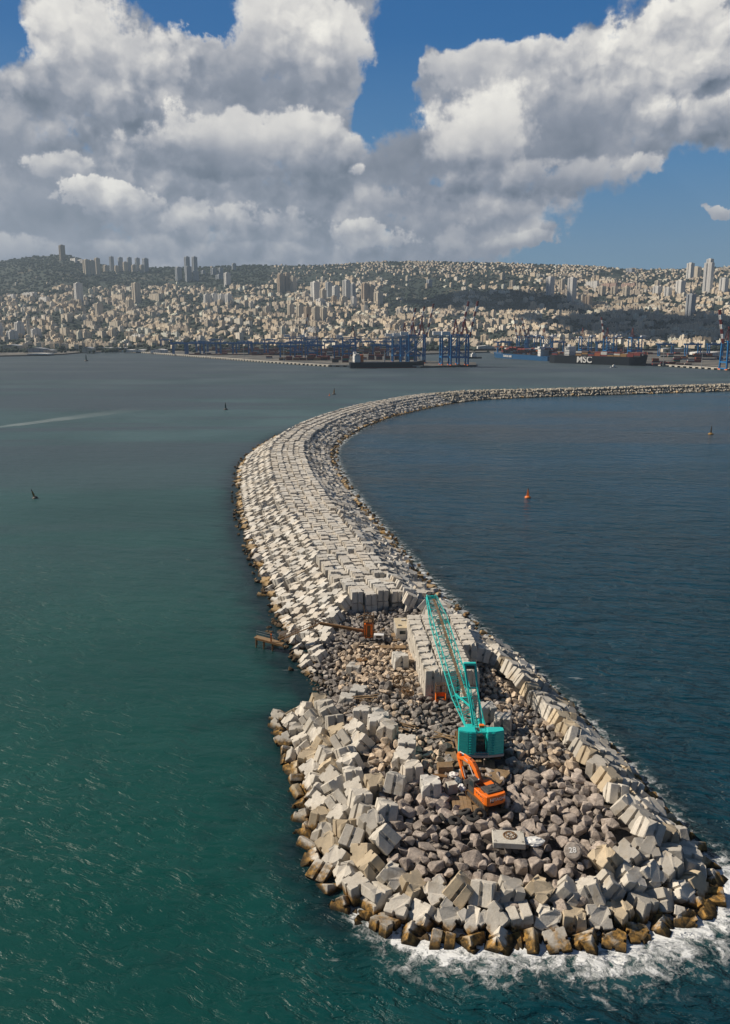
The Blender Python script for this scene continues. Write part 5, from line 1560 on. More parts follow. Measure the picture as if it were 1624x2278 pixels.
# ------------------------------------------------------------------ quay cranes; local +X points over the water
def sts_crane(raised, k=1.0):
    t = empty('quay_crane', (0, 0, 0)); G = 52.0; gauge = 30.0; w = 13.0
    f = MB()
    for y in (-w, w):
        for x in (0, -gauge):
            f.bar((x, y, 1.5), (x, y * .82, G), 2.9, 2.6)
        f.bar((0, y, 14), (-gauge, y, 14), 1.8, 2.6); f.bar((-gauge, y * .9, 16), (0, y * .85, G - 2), 1.3); f.bar((0, y * .82, G), (-gauge, y * .82, G), 1.6)
        f.bar((0, y, 14), (-gauge, y * .88, 34), 1.2)
    for x in (0, -gauge):
        f.bar((x, -w, 14), (x, w, 14), 1.8, 2.8); f.bar((x, -w * .85, G), (x, w * .85, G), 1.8, 2.4); f.bar((x, -w, 2.2), (x, w, 2.2), 1.8, 2.4)
    f.build('portal', MAT['pblue'], t)
    b = MB()
    for x in (0, -gauge):
        for y in (-w, w): b.box((x, y, 1.0), (2.6, 7.5, 1.8))
    b.build('bogies', MAT['orange'], t)
    g = MB()
    for y in (-3.2, 3.2): g.bar((4, y, G - 3.5), (-gauge - 22, y, G - 3.5), 1.3, 2.6)
    for x in np.linspace(2, -gauge - 20, 9): g.bar((x, -3.2, G - 3.5), (x, 3.2, G - 3.5), .8)
    g.build('girder', MAT['grey'], t)
    h = MB(); h.box((-gauge - 8, 0, G + 2.8), (15, 9, 6.5)); h.build('machinery_house', MAT['white'], t, bevel=.3)
    a = MB()
    for y in (-4.5, 4.5): a.bar((0, y, G), (-5, y * .3, G + 26), 1.2); a.bar((-9, y, G), (-5, y * .3, G + 26), 1.2)
    a.box((-5, 0, G + 26), (3, 4, 1.6)); ap = a.build('apex_frame', MAT['redband'], t)
    s = MB(); s.bar((-5, 0, G + 26), (-gauge - 4, 0, G + 2), .7)
    if raised: s.bar((-5, 0, G + 26), (8, 0, G + 38), .5)
    else: s.bar((-5, 0, G + 26), (34, 0, G - 2), .5); s.bar((-5, 0, G + 26), (56, 0, G - 2), .5)
    s.build('tie_bars', MAT['pblue'], t)
    th = R(78) if raised else 0.0; L = 62.0; n = 7
    root = Vector((4, 0, G - 3.5)); d = Vector((math.cos(th), 0, math.sin(th)))
    for q in (0, 1):
        for i in range(n):
            if (i % 2) != q: continue
            m = MB()
            p0 = root + d * (L * i / n); p1 = root + d * (L * (i + 1) / n)
            for y in (-2.6, 2.6): m.bar(p0 + Vector((0, y, 0)), p1 + Vector((0, y, 0)), 1.5, 2.6)
            m.bar(p0 + Vector((0, -2.6, 0)), p1 + Vector((0, 2.6, 0)), .6)
            m.bar(p1 - d * 1 + Vector((0, -2.6, 0)), p1 - d * 1 + Vector((0, 2.6, 0)), 1.0)
            m.build('boom_section', MAT['redband'] if q == 0 else MAT['white'], t)
    c = MB(); c.box((-14, 3, G - 8), (3, 3, 4)); c.build('operator_cab', MAT['white'], t)
    return t
def flip(t): t.scale.x *= -1
up0 = sts_crane(True); dn0 = sts_crane(False)
first = {'up': up0, 'dn': dn0}
SPOTS = [('up', 1018, 811, 1, 1.0, 'tall blue quay crane, striped boom raised, left of the pier head pair'),
         ('up', 1038, 812, 1, 1.0, 'tall blue quay crane, striped boom raised, right of the pier head pair'),
         ('up', 905, 805, 1, .92, 'blue quay crane with raised striped boom, left one of three behind the dark ship'),
         ('up', 924, 806, 1, .94, 'blue quay crane with raised striped boom, middle one of three behind the dark ship'),
         ('up', 943, 807, 1, .98, 'blue quay crane with raised striped boom, right one of three behind the dark ship'),
         ('up', 672, 795, 1, .85, 'blue quay crane with a dark raised boom standing over the container yard, farthest left'),
         ('dn', 706, 797, 1, .85, 'blue quay crane with lowered boom over the container yard, left of two'),
         ('dn', 790, 799, 1, .85, 'blue quay crane with lowered boom over the container yard, right of two'),
         ('up', 1152, 786, -1, .80, 'small distant blue crane with raised boom, left of a pair behind the blue ship'),
         ('up', 1170, 786, -1, .80, 'small distant blue crane with raised boom, right of a pair behind the blue ship'),
         ('dn', 1205, 787, -1, .80, 'blue crane with lowered boom behind the stern of the blue ship'),
         ('dn', 1290, 788, -1, .80, 'blue crane with lowered boom behind the bridge of the long dark ship'),
         ('up', 1345, 790, -1, .80, 'blue crane with raised boom behind the middle of the long dark ship'),
         ('dn', 1400, 791, -1, .80, 'blue crane with lowered boom behind the bow of the long dark ship'),
         ('up', 1608, 822, -1, .84, 'big blue quay crane with raised striped boom at the right edge')]
used = set()
for kind_, px, py, dirn, sc, lab in SPOTS:
    o = first[kind_] if kind_ not in used else copy_tree(first[kind_]); used.add(kind_)
    p = gz(px, py); o.location = p; o.scale = (sc, sc, sc); o.rotation_euler.z = R(4) if dirn > 0 else R(180 + 6)
    tag(o, lab, 'quay crane', 'quay cranes of the container port')

def yard_crane():
    t = empty('yard_crane', (0, 0, 0)); f = MB(); H = 26; W = 30
    for x in (-W / 2, W / 2):
        for y in (-6, 6): f.bar((x, y, 1), (x, y, H), 2.2, 2.2)
        f.bar((x, -6, 2), (x, 6, 2), 1.3, 1.6)
    for y in (-4, 4): f.bar((-W / 2 - 5, y, H + .8), (W / 2 + 5, y, H + .8), 2.0, 3.6)
    f.build('portal', MAT['pblue'], t)
    h = MB(); h.box((-4, 0, H + 3.4), (11, 6, 3.0)); h.build('trolley', MAT['grey'], t); c = MB(); c.box((9, -3, H + 3.2), (4, 3, 3.2)); c.build('cabin', MAT['white'], t)
    return t
yc = yard_crane(); yn = 0
ylist = [(x, y) for y, xs in ((788, (400, 432, 468, 505, 540, 575, 610, 645, 680)), (799, (640, 760, 880)), (796, (700, 770, 845, 890)), (783, (450, 545, 660, 700, 735, 780, 820, 860, 900)), (776, (370, 480, 600, 690, 790, 870)), (770, (560, 640, 750, 830)), (792, (1480, 1540, 1590)), (784, (1120, 1240, 1340))) for x in xs]
rowno = {}
for i, (x, y) in enumerate(sorted(ylist, key=lambda q: (-q[1], q[0]))):
    o = yc if i == 0 else copy_tree(yc); p = gz(x, y); o.location = p; o.rotation_euler.z = R(rnd.uniform(-3, 3)); rowno[y] = rowno.get(y, 0) + 1
    tag(o, f"blue yard crane straddling containers, {ordinal(rowno[y])} from the left in the {ordinal(len(rowno))} line behind the quay", 'yard crane', 'blue yard cranes')

# ------------------------------------------------------------------ ships
def ship(name, a, b, w, h, hullmat, label, deckload, bridge_at, letters_=None, bow='b', red=False, seed=1, stackh=5, bridge_h=20, cargo_cranes=()):
    A, B = gz(*a, 0), gz(*b, 0); d = (B - A); L = d.length; yaw = math.atan2(d.y, d.x)
    t = empty(name, (A.x, A.y, 0), yaw); tag(t, label, 'ship')
    r = random.Random(seed); ns = 14; top = []; low = []
    for i in range(ns + 1):
        u = i / ns; q = u if bow == 'b' else 1 - u
        wf = min(1, (1 - q) / .14) ** .6 if q > .86 else 1.0
        wf = wf * (min(1, (q + .02) / .05) ** .4 if q < .05 else 1)
        fl = h + (h * .28 * max(0, (q - .86) / .14)); top.append((u * L, w / 2 * wf, fl)); low.append((u * L if q < .95 else L * (u - .02 if bow == 'b' else u + .02), w / 2 * wf * (.9 if q < .9 else .5)))
    V = []; F_ = []
    for (x, hw, z), (xl, hl) in zip(top, low): V += [(xl, -hl, -1), (x, -hw, z), (x, hw, z), (xl, hl, -1)]
    for i in range(ns):
        for k in range(3): F_.append((i * 4 + k, (i + 1) * 4 + k, (i + 1) * 4 + k + 1, i * 4 + k + 1))
    F_ += [(0, 1, 2, 3), (ns * 4 + 3, ns * 4 + 2, ns * 4 + 1, ns * 4)]
    hl_ = MB(); hl_.add(V, F_); hull = hl_.build('hull', hullmat, t)
    if red:
        rb = MB(); rb.box((L * .5, -w / 2 * .945 - .05, .3), (L * .86, .3, 2.0)); rb.build('boot_top', MAT['redband'], hull)
    bx = bridge_at * L; m = MB(); bh = bridge_h
    m.box((bx, 0, h + bh * .35), (10, w * .82, bh * .7)); m.box((bx, 0, h + bh * .8), (8, w * .98, bh * .16)); m.box((bx - 3, 0, h + bh * .98), (5, 6, bh * .2))
    for k in range(4): m.box((bx, 0, h + bh * (.14 + .15 * k)), (11.2, w * .88, .4))
    br = m.build('bridge', MAT['white'], t)
    g = MB(); g.box((bx + 0, -w * .49 - .05, h + bh * .82), (7, .1, 1.1)); g.build('window', MAT['glass'], br)
    fu = MB(); fu.box((bx - 11 if bridge_at > .12 else bx + 9, 0, h + bh * .4), (5, 6, bh * .8)); fu.build('funnel', MAT['steel'] if not red else MAT['orange'], t)
    if deckload:
        x = L * .04 if bow == 'b' else L * .12
        x1 = L * .90
        while x < x1:
            if abs(x + 6 - bx) > 13:
                hh = max(1, min(stackh, stackh - int(r.random() * 2)))
                bays = [r.choice(CONT_COLS) for _ in range(3)]
                for row in range(int(w / 2.6) - 1):
                    for j in range(hh - (1 if r.random() < .3 else 0)):
                        col = bays[j % 3] if r.random() < .6 else r.choice(CONT_COLS)
                        lp = Vector((x + 6.1, -w / 2 + 1.6 + row * 2.6, h + .6 + j * 2.62))
                        wp = Matrix.Rotation(yaw, 4, 'Z') @ lp
                        if row < 2 or j == hh - 1: CONTAINERS.append((Vector((A.x + wp.x, A.y + wp.y, wp.z)), yaw, col, 'containers on the deck of a ship', 800))
            x += 13.2
    for f_ in cargo_cranes:
        c = MB(); x = f_ * L; c.tube([(x, 0, h), (x, 0, h + 14)], 1.1, 8); c.bar((x, 0, h + 13), (x + 16, 0, h + 24), .9); c.bar((x, 0, h + 14), (x - 1, 0, h + 19), .8); c.build('deck_crane', MAT['grey'], t)
    ma = MB(); ma.tube([(L * .95 if bow == 'b' else L * .05, 0, h), (L * .95 if bow == 'b' else L * .05, 0, h + 12)], .5, 6); ma.build('mast', MAT['white'], t)
    if letters_:
        txt, f_, size, zc = letters_
        letters(hull, txt, size, frame_mat((f_ * L, -w / 2 * .955 - .5, zc), (1, 0, 0), (0, .02, 1)), MAT['white'], .15, 'lettering')
    return t
HB = paint('navy_hull', (0.006, 0.012, 0.020)); HBl = paint('blue_hull', (0.010, 0.085, 0.21)); HD = paint('dark_hull', (0.008, 0.014, 0.022))
ship('cargo_ship', (1228, 806), (1440, 813.5), 30, 15, HB, 'long black container ship with white MSC lettering moored at the right quay', True, .20, ('MSC', .40, 17.0, 8.2), red=False, seed=2, stackh=3, bridge_h=19)
ship('cargo_ship', (1226, 803), (1098, 794), 27, 9.5, HBl, 'blue container ship carrying dark red containers, moored left of the black one', True, .12, None, seed=4, stackh=6, bridge_h=22)
ship('cargo_ship', (778, 818.5), (945, 817), 22, 10, HD, 'dark empty freighter with white bridge and deck cranes lying at the pier', False, .09, None, seed=6, red=True, bridge_h=16, cargo_cranes=(.46, .74))
def blue_name():
    A, B = gz(1098, 794, 0), gz(1226, 803, 0); d = (B - A).normalized(); n = Vector((d.y, -d.x, 0))
    t = [o for o in bpy.data.objects if o.get('label', '').startswith('blue container ship')][0]; hull = [c for c in t.children if c.name.startswith('hull')][0]
    P = A.lerp(B, .36) + n * 13.9 + Vector((0, 0, 5.2))
    M = frame_mat(P, d, (0, 0, 1)); M = t.matrix_basis.inverted() @ M
    letters(hull, 'TARROS LINE', 6.2, M, MAT['white'], .15, 'lettering')
bpy.context.view_layer.update(); blue_name()
def small_boat(px, py, L, label, col):
    p = at(px, py, 0); t = empty('work_boat', p, R(15)); tag(t, label, 'boat')
    h = MB(); h.prism([(-L / 2, -L * .13), (L * .3, -L * .13), (L / 2, 0), (L * .3, L * .13), (-L / 2, L * .13)], -.5, L * .1); h.build('hull', col, t)
    c = MB(); c.box((-L * .05, 0, L * .19), (L * .3, L * .18, L * .18)); c.box((-L * .05, 0, L * .31), (L * .18, L * .14, L * .08)); c.build('wheelhouse', MAT['white'], t)
small_boat(1366, 817, 14, 'tiny pilot boat beside the bow of the long black ship', MAT['grey'])
small_boat(1055, 797, 36, 'dark tug with white wheelhouse moored behind the pier head cranes', HD)
small_boat(1130, 795, 20, 'small white workboat lying behind the pier', MAT['white'])

# ------------------------------------------------------------------ containers become objects
def emit_containers():
    me = cont_mesh(); info = []
    for i, (c, yaw, col, gr, py) in enumerate(CONTAINERS):
        x, y = to_px(c); info.append((1 / (c.y), x, y))
    order = sorted(range(len(CONTAINERS)), key=lambda i: -info[i][0])
    solo = set(order[:285])
    names = {(0.20,0.035,0.028): 'dull red', (0.13,0.03,0.025): 'maroon', (0.015,0.03,0.07): 'navy blue', (0.03,0.032,0.035): 'charcoal', (0.30,0.17,0.06): 'ochre', (0.32,0.09,0.03): 'rust orange', (0.55,0.55,0.52): 'off white', (0.02,0.16,0.13): 'sea green', (0.10,0.055,0.035): 'dark brown', (0.25,0.032,0.028): 'brick red'}
    seen = {}
    for i in sorted(solo, key=lambda q: (info[q][1], info[q][2])):
        c, yaw, col, gr, py = CONTAINERS[i]
        o = bpy.data.objects.new('shipping_container', me); COL.objects.link(o); o.location = c; o.rotation_euler.z = yaw; o.color = (*col, 1)
        lev = max(1, int(round((c.z - 3.0) / 2.62)) + 1) if 'yard' in gr else max(1, int((c.z - 9) / 2.62) + 1)
        where = 'on a ship deck' if 'ship' in gr else ('behind the left quay' if info[i][1] < 1000 else 'right of the black ship')
        key = (names[col], where, lev); seen[key] = seen.get(key, 0) + 1
        tag(o, f"{names[col]} container {where}, {ordinal(lev)} tier up, {ordinal(seen[key])} from left", 'container', gr)
    mb = MB()
    for i, (c, yaw, col, gr, py) in enumerate(CONTAINERS):
        if i not in solo: mb.box((c.x, c.y, c.z + 1.3), (12.2, 2.5, 2.6), yaw, 0, col)
    tag(mb.build('container_stacks', MAT['clean']), 'far mass of mostly dark red containers between the blue yard cranes', 'containers', kind='stuff')
    print('containers', len(CONTAINERS))
emit_containers()
def light_mast():
    mb = MB(); mb.tube([(0, 0, 0), (0, 0, 32)], [.55, .3], 8); mb.box((0, 0, 32.5), (4, 1.2, .8)); return mb.mesh('light_mast', MAT['grey'])
lm = light_mast()
for i, (x, y) in enumerate([(460, 796), (543, 802), (632, 808), (335, 786), (1560, 818), (1475, 813), (148, 783), (175, 783), (1385, 805), (250, 782)]):
    o = bpy.data.objects.new('light_mast', lm); COL.objects.link(o); o.location = gz(x, y); tag(o, f"thin tall light mast on the port quays, {ordinal(i + 1)} of those listed from the yard outward" if False else f"thin grey light mast beside {['the red containers far left','the long quay left of the red stack','the brick red container stack','the low white yard sheds','the right edge crane','the bow of the black ship','the grey factory','the shore trees by the factory','the black ship containers','the white shore roofs'][i]}", 'light mast', 'light masts of the port')
# ------------------------------------------------------------------ hillside
RIDGE = [(-400, 600), (-200, 598), (0, 594), (60, 586), (100, 581), (150, 578), (180, 578), (215, 590), (260, 600), (340, 603), (450, 603), (560, 599), (640, 598), (700, 599), (750, 597), (830, 592), (900, 590), (1000, 592), (1100, 594), (1200, 597), (1300, 601), (1400, 607), (1500, 606), (1624, 600), (1900, 598)]
Y0, YR = 2450.0, 6200.0
from mathutils import noise as mnoise
def relief(px, Y): return mnoise.fractal(Vector((px * 0.008, Y * 0.0016, 3.3)), 0.9, 2.1, 4)
def terr_py(px, Y):
    u = (Y - Y0) / (YR - Y0)
    r = np.interp(px, [p[0] for p in RIDGE], [p[1] for p in RIDGE])
    prof = np.interp(u, [0, .12, .30, .52, .75, .9, 1.0], [0, .12, .36, .60, .83, .95, 1.0])
    py = 773 - (773 - r) * prof
    k = min(1, max(0, u * 4)) * min(1, max(0, (1 - u) * 5))
    py += relief(px, Y) * 11 * k
    # wooded valley cutting into the slope
    v = math.exp(-((px - 945 + (Y - 4000) * .03) / 75) ** 2) * math.exp(-((u - .52) / .2) ** 2); py += 20 * v
    if u > 1: py = r + (u - 1) * 60
    return py
def terr_z(x, Y):
    px = CX + F_PX * (x / Y) / 1.0 / (CP - 0.0) * CP      # column of the photograph
    py = terr_py(px, Y)
    return max(2.6, CAM_H - (py - HOR) * Y / F_PX * 1.0)
def place_on(px, py):
    "walk up the slope until the ground is seen at this height in the photograph"
    prev = None
    for Y in np.arange(2300, 6300, 20):
        x = (px - CX) / F_PX * Y; z = terr_z(x, Y); q = to_px((x, Y, z))
        if q[1] <= py: return Vector((x, Y, z))
    x = (px - CX) / F_PX * 6150; return Vector((x, 6150, terr_z(x, 6150)))
def build_hill():
    xs = np.arange(-3600, 3700, 42); ys = np.arange(2350, 7300, 42); mb = MB(); V = []
    for Y in ys:
        for x in xs: V.append((x * (0.45 + Y / 4500 * .75), Y, terr_z(x * (0.45 + Y / 4500 * .75), Y) - (0.6 if Y < 2460 else 0)))
    n = len(xs); i = np.arange(len(V)).reshape(len(ys), n)
    F_ = np.stack([i[:-1, :-1], i[:-1, 1:], i[1:, 1:], i[1:, :-1]], -1).reshape(-1, 4)
    mb.add(V, F_.tolist())
    def m_(g, b, m):
        P = pos(g); n1 = g.noise(P, 0.006, 5, .6); n2 = g.noise(P, 0.05, 4, .65)
        c = g.mix(g.rng(n1, .52, .66), (0.020, 0.036, 0.024), (0.15, 0.12, 0.078)); c = g.mix(g.rng(n2, .42, .58), c, (0.016, 0.030, 0.020))
        g.put(b.inputs['Base Color'], c); b.inputs['Roughness'].default_value = .95
    tag(mb.build('hillside', material('scrub_hillside', m_), smooth=True), kind='structure')
build_hill()

def m_building(g, b, m):
    geo = g.new('ShaderNodeNewGeometry'); P, Nn = geo.outputs['Position'], geo.outputs['True Normal']
    T = g.v('NORMALIZE', g.v('CROSS_PRODUCT', Nn, (0, 0, 1))); u = g.v('DOT_PRODUCT', P, T); z = g.sep(P)[2]; nz = g.sep(Nn)[2]
    fu = g.m('FRACT', g.m('DIVIDE', u, 4.2)); fz = g.m('FRACT', g.m('DIVIDE', z, 3.1))
    win = g.m('MULTIPLY', g.m('MULTIPLY', g.m('GREATER_THAN', fu, .30), g.m('LESS_THAN', fu, .72)), g.m('MULTIPLY', g.m('GREATER_THAN', fz, .35), g.m('LESS_THAN', fz, .80)))
    strip = g.m('LESS_THAN', g.m('FRACT', g.m('DIVIDE', u, 17.0)), .16)      # recessed stair or balcony strips
    a = g.new('ShaderNodeAttribute', attribute_name='tint').outputs['Color']; o = g.new('ShaderNodeObjectInfo').outputs['Color']
    wall = g.mix(1.0, a, o, 'MULTIPLY')
    c = g.mix(g.m('MULTIPLY', strip, .35), wall, (0.10, 0.09, 0.08)); c = g.mix(g.m('MULTIPLY', win, .55), c, (0.05, 0.055, 0.06))
    roof = g.mix(g.rng(g.noise(P, .12, 2, .5), .4, .6), g.mix(.35, wall, (0.42, 0.40, 0.36)), (0.30, 0.28, 0.25))
    c = g.mix(g.rng(nz, .4, .6), c, roof); g.put(b.inputs['Base Color'], c); b.inputs['Roughness'].default_value = .85
MAT['bld'] = material('plaster_building', m_building)
def bld_geo(mb, w, d, h, kind, r, tint=(1, 1, 1), M=None):
    base = -6.0
    def bx(cx, cy, z0, z1, sx, sy, t=tint):
        c = Vector((cx, cy, (z0 + z1) / 2)); rot = None
        if M is not None: c = M @ c; rot = M.to_3x3()
        mb.box(c, (sx, sy, z1 - z0), rot, 0, t)
    if kind == 'tower':
        bx(0, 0, base, h, w, d); bx(0, 0, h + .02, h + 4, w * .45, d * .5); bx(w * .31, -d * .06, base, h - 3.3, w * .3, d * 1.1); bx(-w * .30, -d * .05, base, h - 1.7, w * .26, d * 1.08)
    elif kind == 'slab':
        n = max(2, int(w / 14)); 
        for k in range(n):
            x = -w / 2 + (k + .5) * w / n; o = r.uniform(-.08, .08) * d; bx(x, o, base, h + r.choice([0, 0, 1.5, 3.0]), w / n - 1.2, d + r.uniform(-1, 1))
            bx(x + r.uniform(-2, 2), o, h + .02, h + 5.2, 3.5, 3.5)
        bx(0, .6, base, h - 3, w * .96, d * .7)
    elif kind == 'terrace':
        for k in range(3): bx(r.uniform(-1, 1), k * d * .3, base, h * (.55 + .22 * k), w * (1 - .08 * k), d * .45)
    else:
        bx(0, 0, base, h, w, d); bx(w * .28, -d * .3, base, h * .66, w * .55, d * .8); bx(-w * .2, 0, h + .02, h + 2.2, 2.6, 2.6)
TONES = [(0.68,0.60,0.48), (0.72,0.65,0.54), (0.62,0.53,0.41), (0.76,0.71,0.62), (0.55,0.49,0.40), (0.70,0.62,0.51), (0.78,0.75,0.69), (0.52,0.47,0.41)]
BLD = []     # (pos, yaw, w, d, h, kind, tint, seed)
def add_b(px, py, wpx, hpx, kind='tower', tint=None, yaw=None, dpx=None):
    p = place_on(px, py); s = p.y / F_PX; w = wpx * s / 1.15; h = hpx * s; d = (dpx * s) if dpx else (w if kind == 'tower' else min(w, 16))
    BLD.append((p, rnd.uniform(-1.05, -.7) if yaw is None else yaw, max(w, 7), max(6, min(d, 30)), h, kind, tint or rnd.choice(TONES), True))
BE = (0.66, 0.58, 0.46); WH = (0.80, 0.78, 0.74); GY = (0.42, 0.45, 0.48); BR = (0.48, 0.38, 0.28)
for q in [(167,579,11,31,(0.36,0.31,0.24)),(217,612,14,32,BE),(229,612,12,30,BE),(240,610,10,33,BE),(258,606,10,14,BE),(271,603,8,30,GY),(281,605,8,13,BE),(290,603,9,28,GY),(300,605,9,20,BE),(309,603,9,28,GY),(318,607,9,16,BE),(326,603,9,26,GY),(335,607,8,16,BE),(343,604,11,27,GY),
          (413,625,12,28,GY),(432,608,10,34,GY),(448,608,10,34,GY),(434,626,14,30,GY),(450,624,11,20,GY),(466,612,8,9,GY),(488,612,10,14,GY),(503,614,9,16,GY),(517,636,12,27,WH),(532,601,8,14,GY),(500,624,14,12,GY),
          (196,673,17,40,WH),(320,675,17,42,BE),(305,692,14,24,BE),(238,706,15,30,BE),(12,755,22,36,WH),(45,757,20,20,WH),(62,746,17,28,WH),(98,752,20,20,WH),
          (472,677,13,21,WH),(488,677,12,22,WH),(503,677,12,21,WH),(518,677,12,21,WH),(632,651,14,38,BR),(645,651,13,41,BR),(658,650,12,32,BE),(600,700,14,16,BE),
          (705,670,19,40,WH),(722,672,12,26,BE),(735,667,13,36,GY),(750,668,14,30,WH),(772,664,14,38,WH),(786,664,10,30,GY),(812,670,13,37,BR),(825,670,11,34,BR),(841,676,18,24,BE),(690,676,18,14,BE),(716,680,16,14,WH),
          (652,702,13,24,BE),(672,706,13,26,BE),(688,713,13,29,BR),(706,720,14,34,BE),(723,716,13,30,BE),(735,700,12,16,BE),(745,678,10,18,BR),(766,680,14,18,BE),(788,682,11,20,WH),
          (1210,657,15,38,WH),(1257,672,17,50,WH),(1280,674,14,18,BE),(1294,680,13,20,BR),(1322,657,13,18,BE),(1348,657,13,18,BE),(1374,658,13,18,BE),(1440,658,16,20,WH),(1464,661,14,20,WH),(1490,659,19,32,WH),(1515,702,17,44,GY),
          (1508,622,14,34,WH),(1520,618,24,22,BE),(1548,652,20,62,WH),(1549,615,13,36,WH),(1582,652,17,30,WH),(1611,655,18,32,WH),(1596,640,12,18,BE),(1440,640,10,14,BE),(1380,607,18,9,GY),(1235,650,10,26,BE),(1128,640,9,14,BE),(1107,622,9,14,BE),(950,640,10,16,GY)]:
    add_b(*q[:4], 'tower', q[4])
for q in [(1335,643,50,11,(0.48,0.34,0.28)),(1378,643,40,11,(0.48,0.34,0.28)),(1395,642,24,11,BE),(1300,640,34,12,WH),(190,583,34,7,WH),(205,584,20,6,WH),(90,660,60,8,WH),(50,665,50,8,WH),(20,672,40,8,BE),(120,672,50,9,WH),(280,670,60,12,BE),(360,668,44,13,BE),
          (165,712,44,12,BE),(265,708,36,14,BE),(310,705,34,13,BE),(215,728,40,13,BE),(270,730,44,13,BE),(160,750,30,18,BE),(190,752,34,14,BE),(240,752,40,14,BE),(318,760,46,14,WH),(570,700,30,10,BE),(700,742,30,12,WH),(1230,760,44,14,WH),(1250,762,30,16,BE),(1515,738,50,14,BE),(1580,745,60,9,BE)]:
    add_b(*q[:4], 'slab', q[4])
def density(px, py):
    if py > 770: return .25
    if px < 600 and py < 638: return .006
    if px < 130 and py < 655: return .03
    if 130 < px < 620 and 638 <= py < 650: return .5
    if 600 <= px < 760 and py < 640: return .25
    if 840 < px < 1010 and 645 < py < 690: return .03
    if 860 < px < 1200 and 612 < py < 645: return .16
    if 1060 < px < 1220 and 640 < py < 685: return .12
    if py < 612: return .85 if px > 740 else .15
    if 395 < px < 470 and 655 < py < 680: return .2
    if px < 640 and py > 750: return .35
    return .62
def scatter_city():
    r = random.Random(77); n = 0; cell = set()
    for _ in range(16000):
        Y = 2420 + (YR - 2450) * r.random() ** .8; px = r.uniform(-40, 1664); x = (px - CX) / F_PX * Y; z = terr_z(x, Y); qx, qy = to_px((x, Y, z))
        cl = mnoise.noise(Vector((qx * .02, qy * .05, 9.1)))
        if r.random() > density(qx, qy) * (0.72 + cl * 1.5): continue
        k = (int(x // 26), int(Y // 30))
        if k in cell: continue
        cell.add(k); t = r.choice(TONES); v = r.uniform(.85, 1.12); t = tuple(min(.88, c * v * q_) for c, q_ in zip(t, (1.16, 1.10, 1.02)))
        yaw = -.95 + .4 * mnoise.noise(Vector((x * .002, Y * .002, 0))) + r.gauss(0, .18)
        q = r.random()
        if Y > 5300: w, d, h, kd = r.uniform(10, 22), r.uniform(9, 14), r.uniform(6, 13), 'house'
        elif q < .30: w, d, h, kd = r.uniform(24, 46), r.uniform(11, 15), r.uniform(10, 19), 'slab'
        elif q < .35: w, d, h, kd = r.uniform(14, 22), r.uniform(13, 18), r.uniform(18, 30), 'tower'
        elif q < .56: w, d, h, kd = r.uniform(18, 34), r.uniform(14, 20), r.uniform(10, 18), 'terrace'
        else: w, d, h, kd = r.uniform(11, 20), r.uniform(10, 15), r.uniform(7, 13), 'house'
        BLD.append((Vector((x, Y, z)), yaw, w, d, h, kd, t, False)); n += 1
        if kd == 'slab' and r.random() < .65:        # terraces of like blocks along the contour
            for j in range(r.randint(1, 4)):
                xx = x + (j + 1) * (w * .80 + 5); k2 = (int(xx // 26), int(Y // 30))
                if k2 in cell: break
                zz = terr_z(xx, Y); q2 = to_px((xx, Y, zz))
                if density(*q2) < .2: break
                cell.add(k2); cell.add((k2[0] + 1, k2[1])); BLD.append((Vector((xx, Y, zz)), yaw, w, d, h, kd, t, False)); n += 1
    print('city', n)
scatter_city()
def emit_city():
    info = []
    for p, yaw, w, d, h, kd, t, key in BLD:
        x, y = to_px(p); info.append((w * h / p.y ** 2 * (8 if key else 1), x, y))
    order = [i for i in sorted(range(len(BLD)), key=lambda i: -info[i][0]) if -10 < info[i][1] < 1634][:290]; solo = set(order); rows = {}
    for i in solo:
        kd = BLD[i][5]; rows.setdefault((kd, int(info[i][2] // 14)), []).append(i)
    nm = {'tower': 'tower_block', 'slab': 'apartment_block', 'terrace': 'terraced_building', 'house': 'town_house'}
    tx = {'tower': 'tower block', 'slab': 'long apartment block', 'terrace': 'stepped building', 'house': 'small town house'}
    def tone(t):
        m = sum(t) / 3
        if t[2] > t[0]: return 'grey'
        return 'white' if m > .68 else ('cream' if m > .58 else ('beige' if m > .47 else 'brown'))
    LV = {k2: n2 for n2, k2 in enumerate(sorted({q[1] for q in rows}))}
    NUM = 'one two three four five six seven eight nine ten eleven twelve thirteen fourteen fifteen sixteen seventeen eighteen nineteen twenty'.split()
    for (kd, b_), ids in rows.items():
        hgt = b_ * 14 + 7
        where = 'on the skyline' if hgt < 616 else ('high on the hillside' if hgt < 665 else ('halfway up the hillside' if hgt < 710 else ('low on the hillside' if hgt < 750 else 'behind the port')))
        for k, i in enumerate(sorted(ids, key=lambda q: info[q][1])):
            p, yaw, w, d, h, kd, t, key = BLD[i]; mb = MB(); bld_geo(mb, w, d, h, kd, random.Random(i))
            o = mb.build(nm[kd], MAT['bld'], None, p, yaw); o.color = (*t, 1)
            lv = LV[b_]
            tag(o, f"{tone(t)} {tx[kd]} {where}, {ordinal(k + 1)} from left, line {NUM[min(19, lv)]} down", 'building', f"{tx[kd]}s {where}")
    mb = MB()
    for i, (p, yaw, w, d, h, kd, t, key) in enumerate(BLD):
        if i in solo: continue
        bld_geo(mb, w, d, h, kd, random.Random(i), t, Matrix.Translation(p) @ Matrix.Rotation(yaw, 4, 'Z'))
    tag(mb.build('city_houses', MAT['bld']), 'countless small pale houses packed over the wooded hillside', 'houses', kind='stuff')
emit_city()
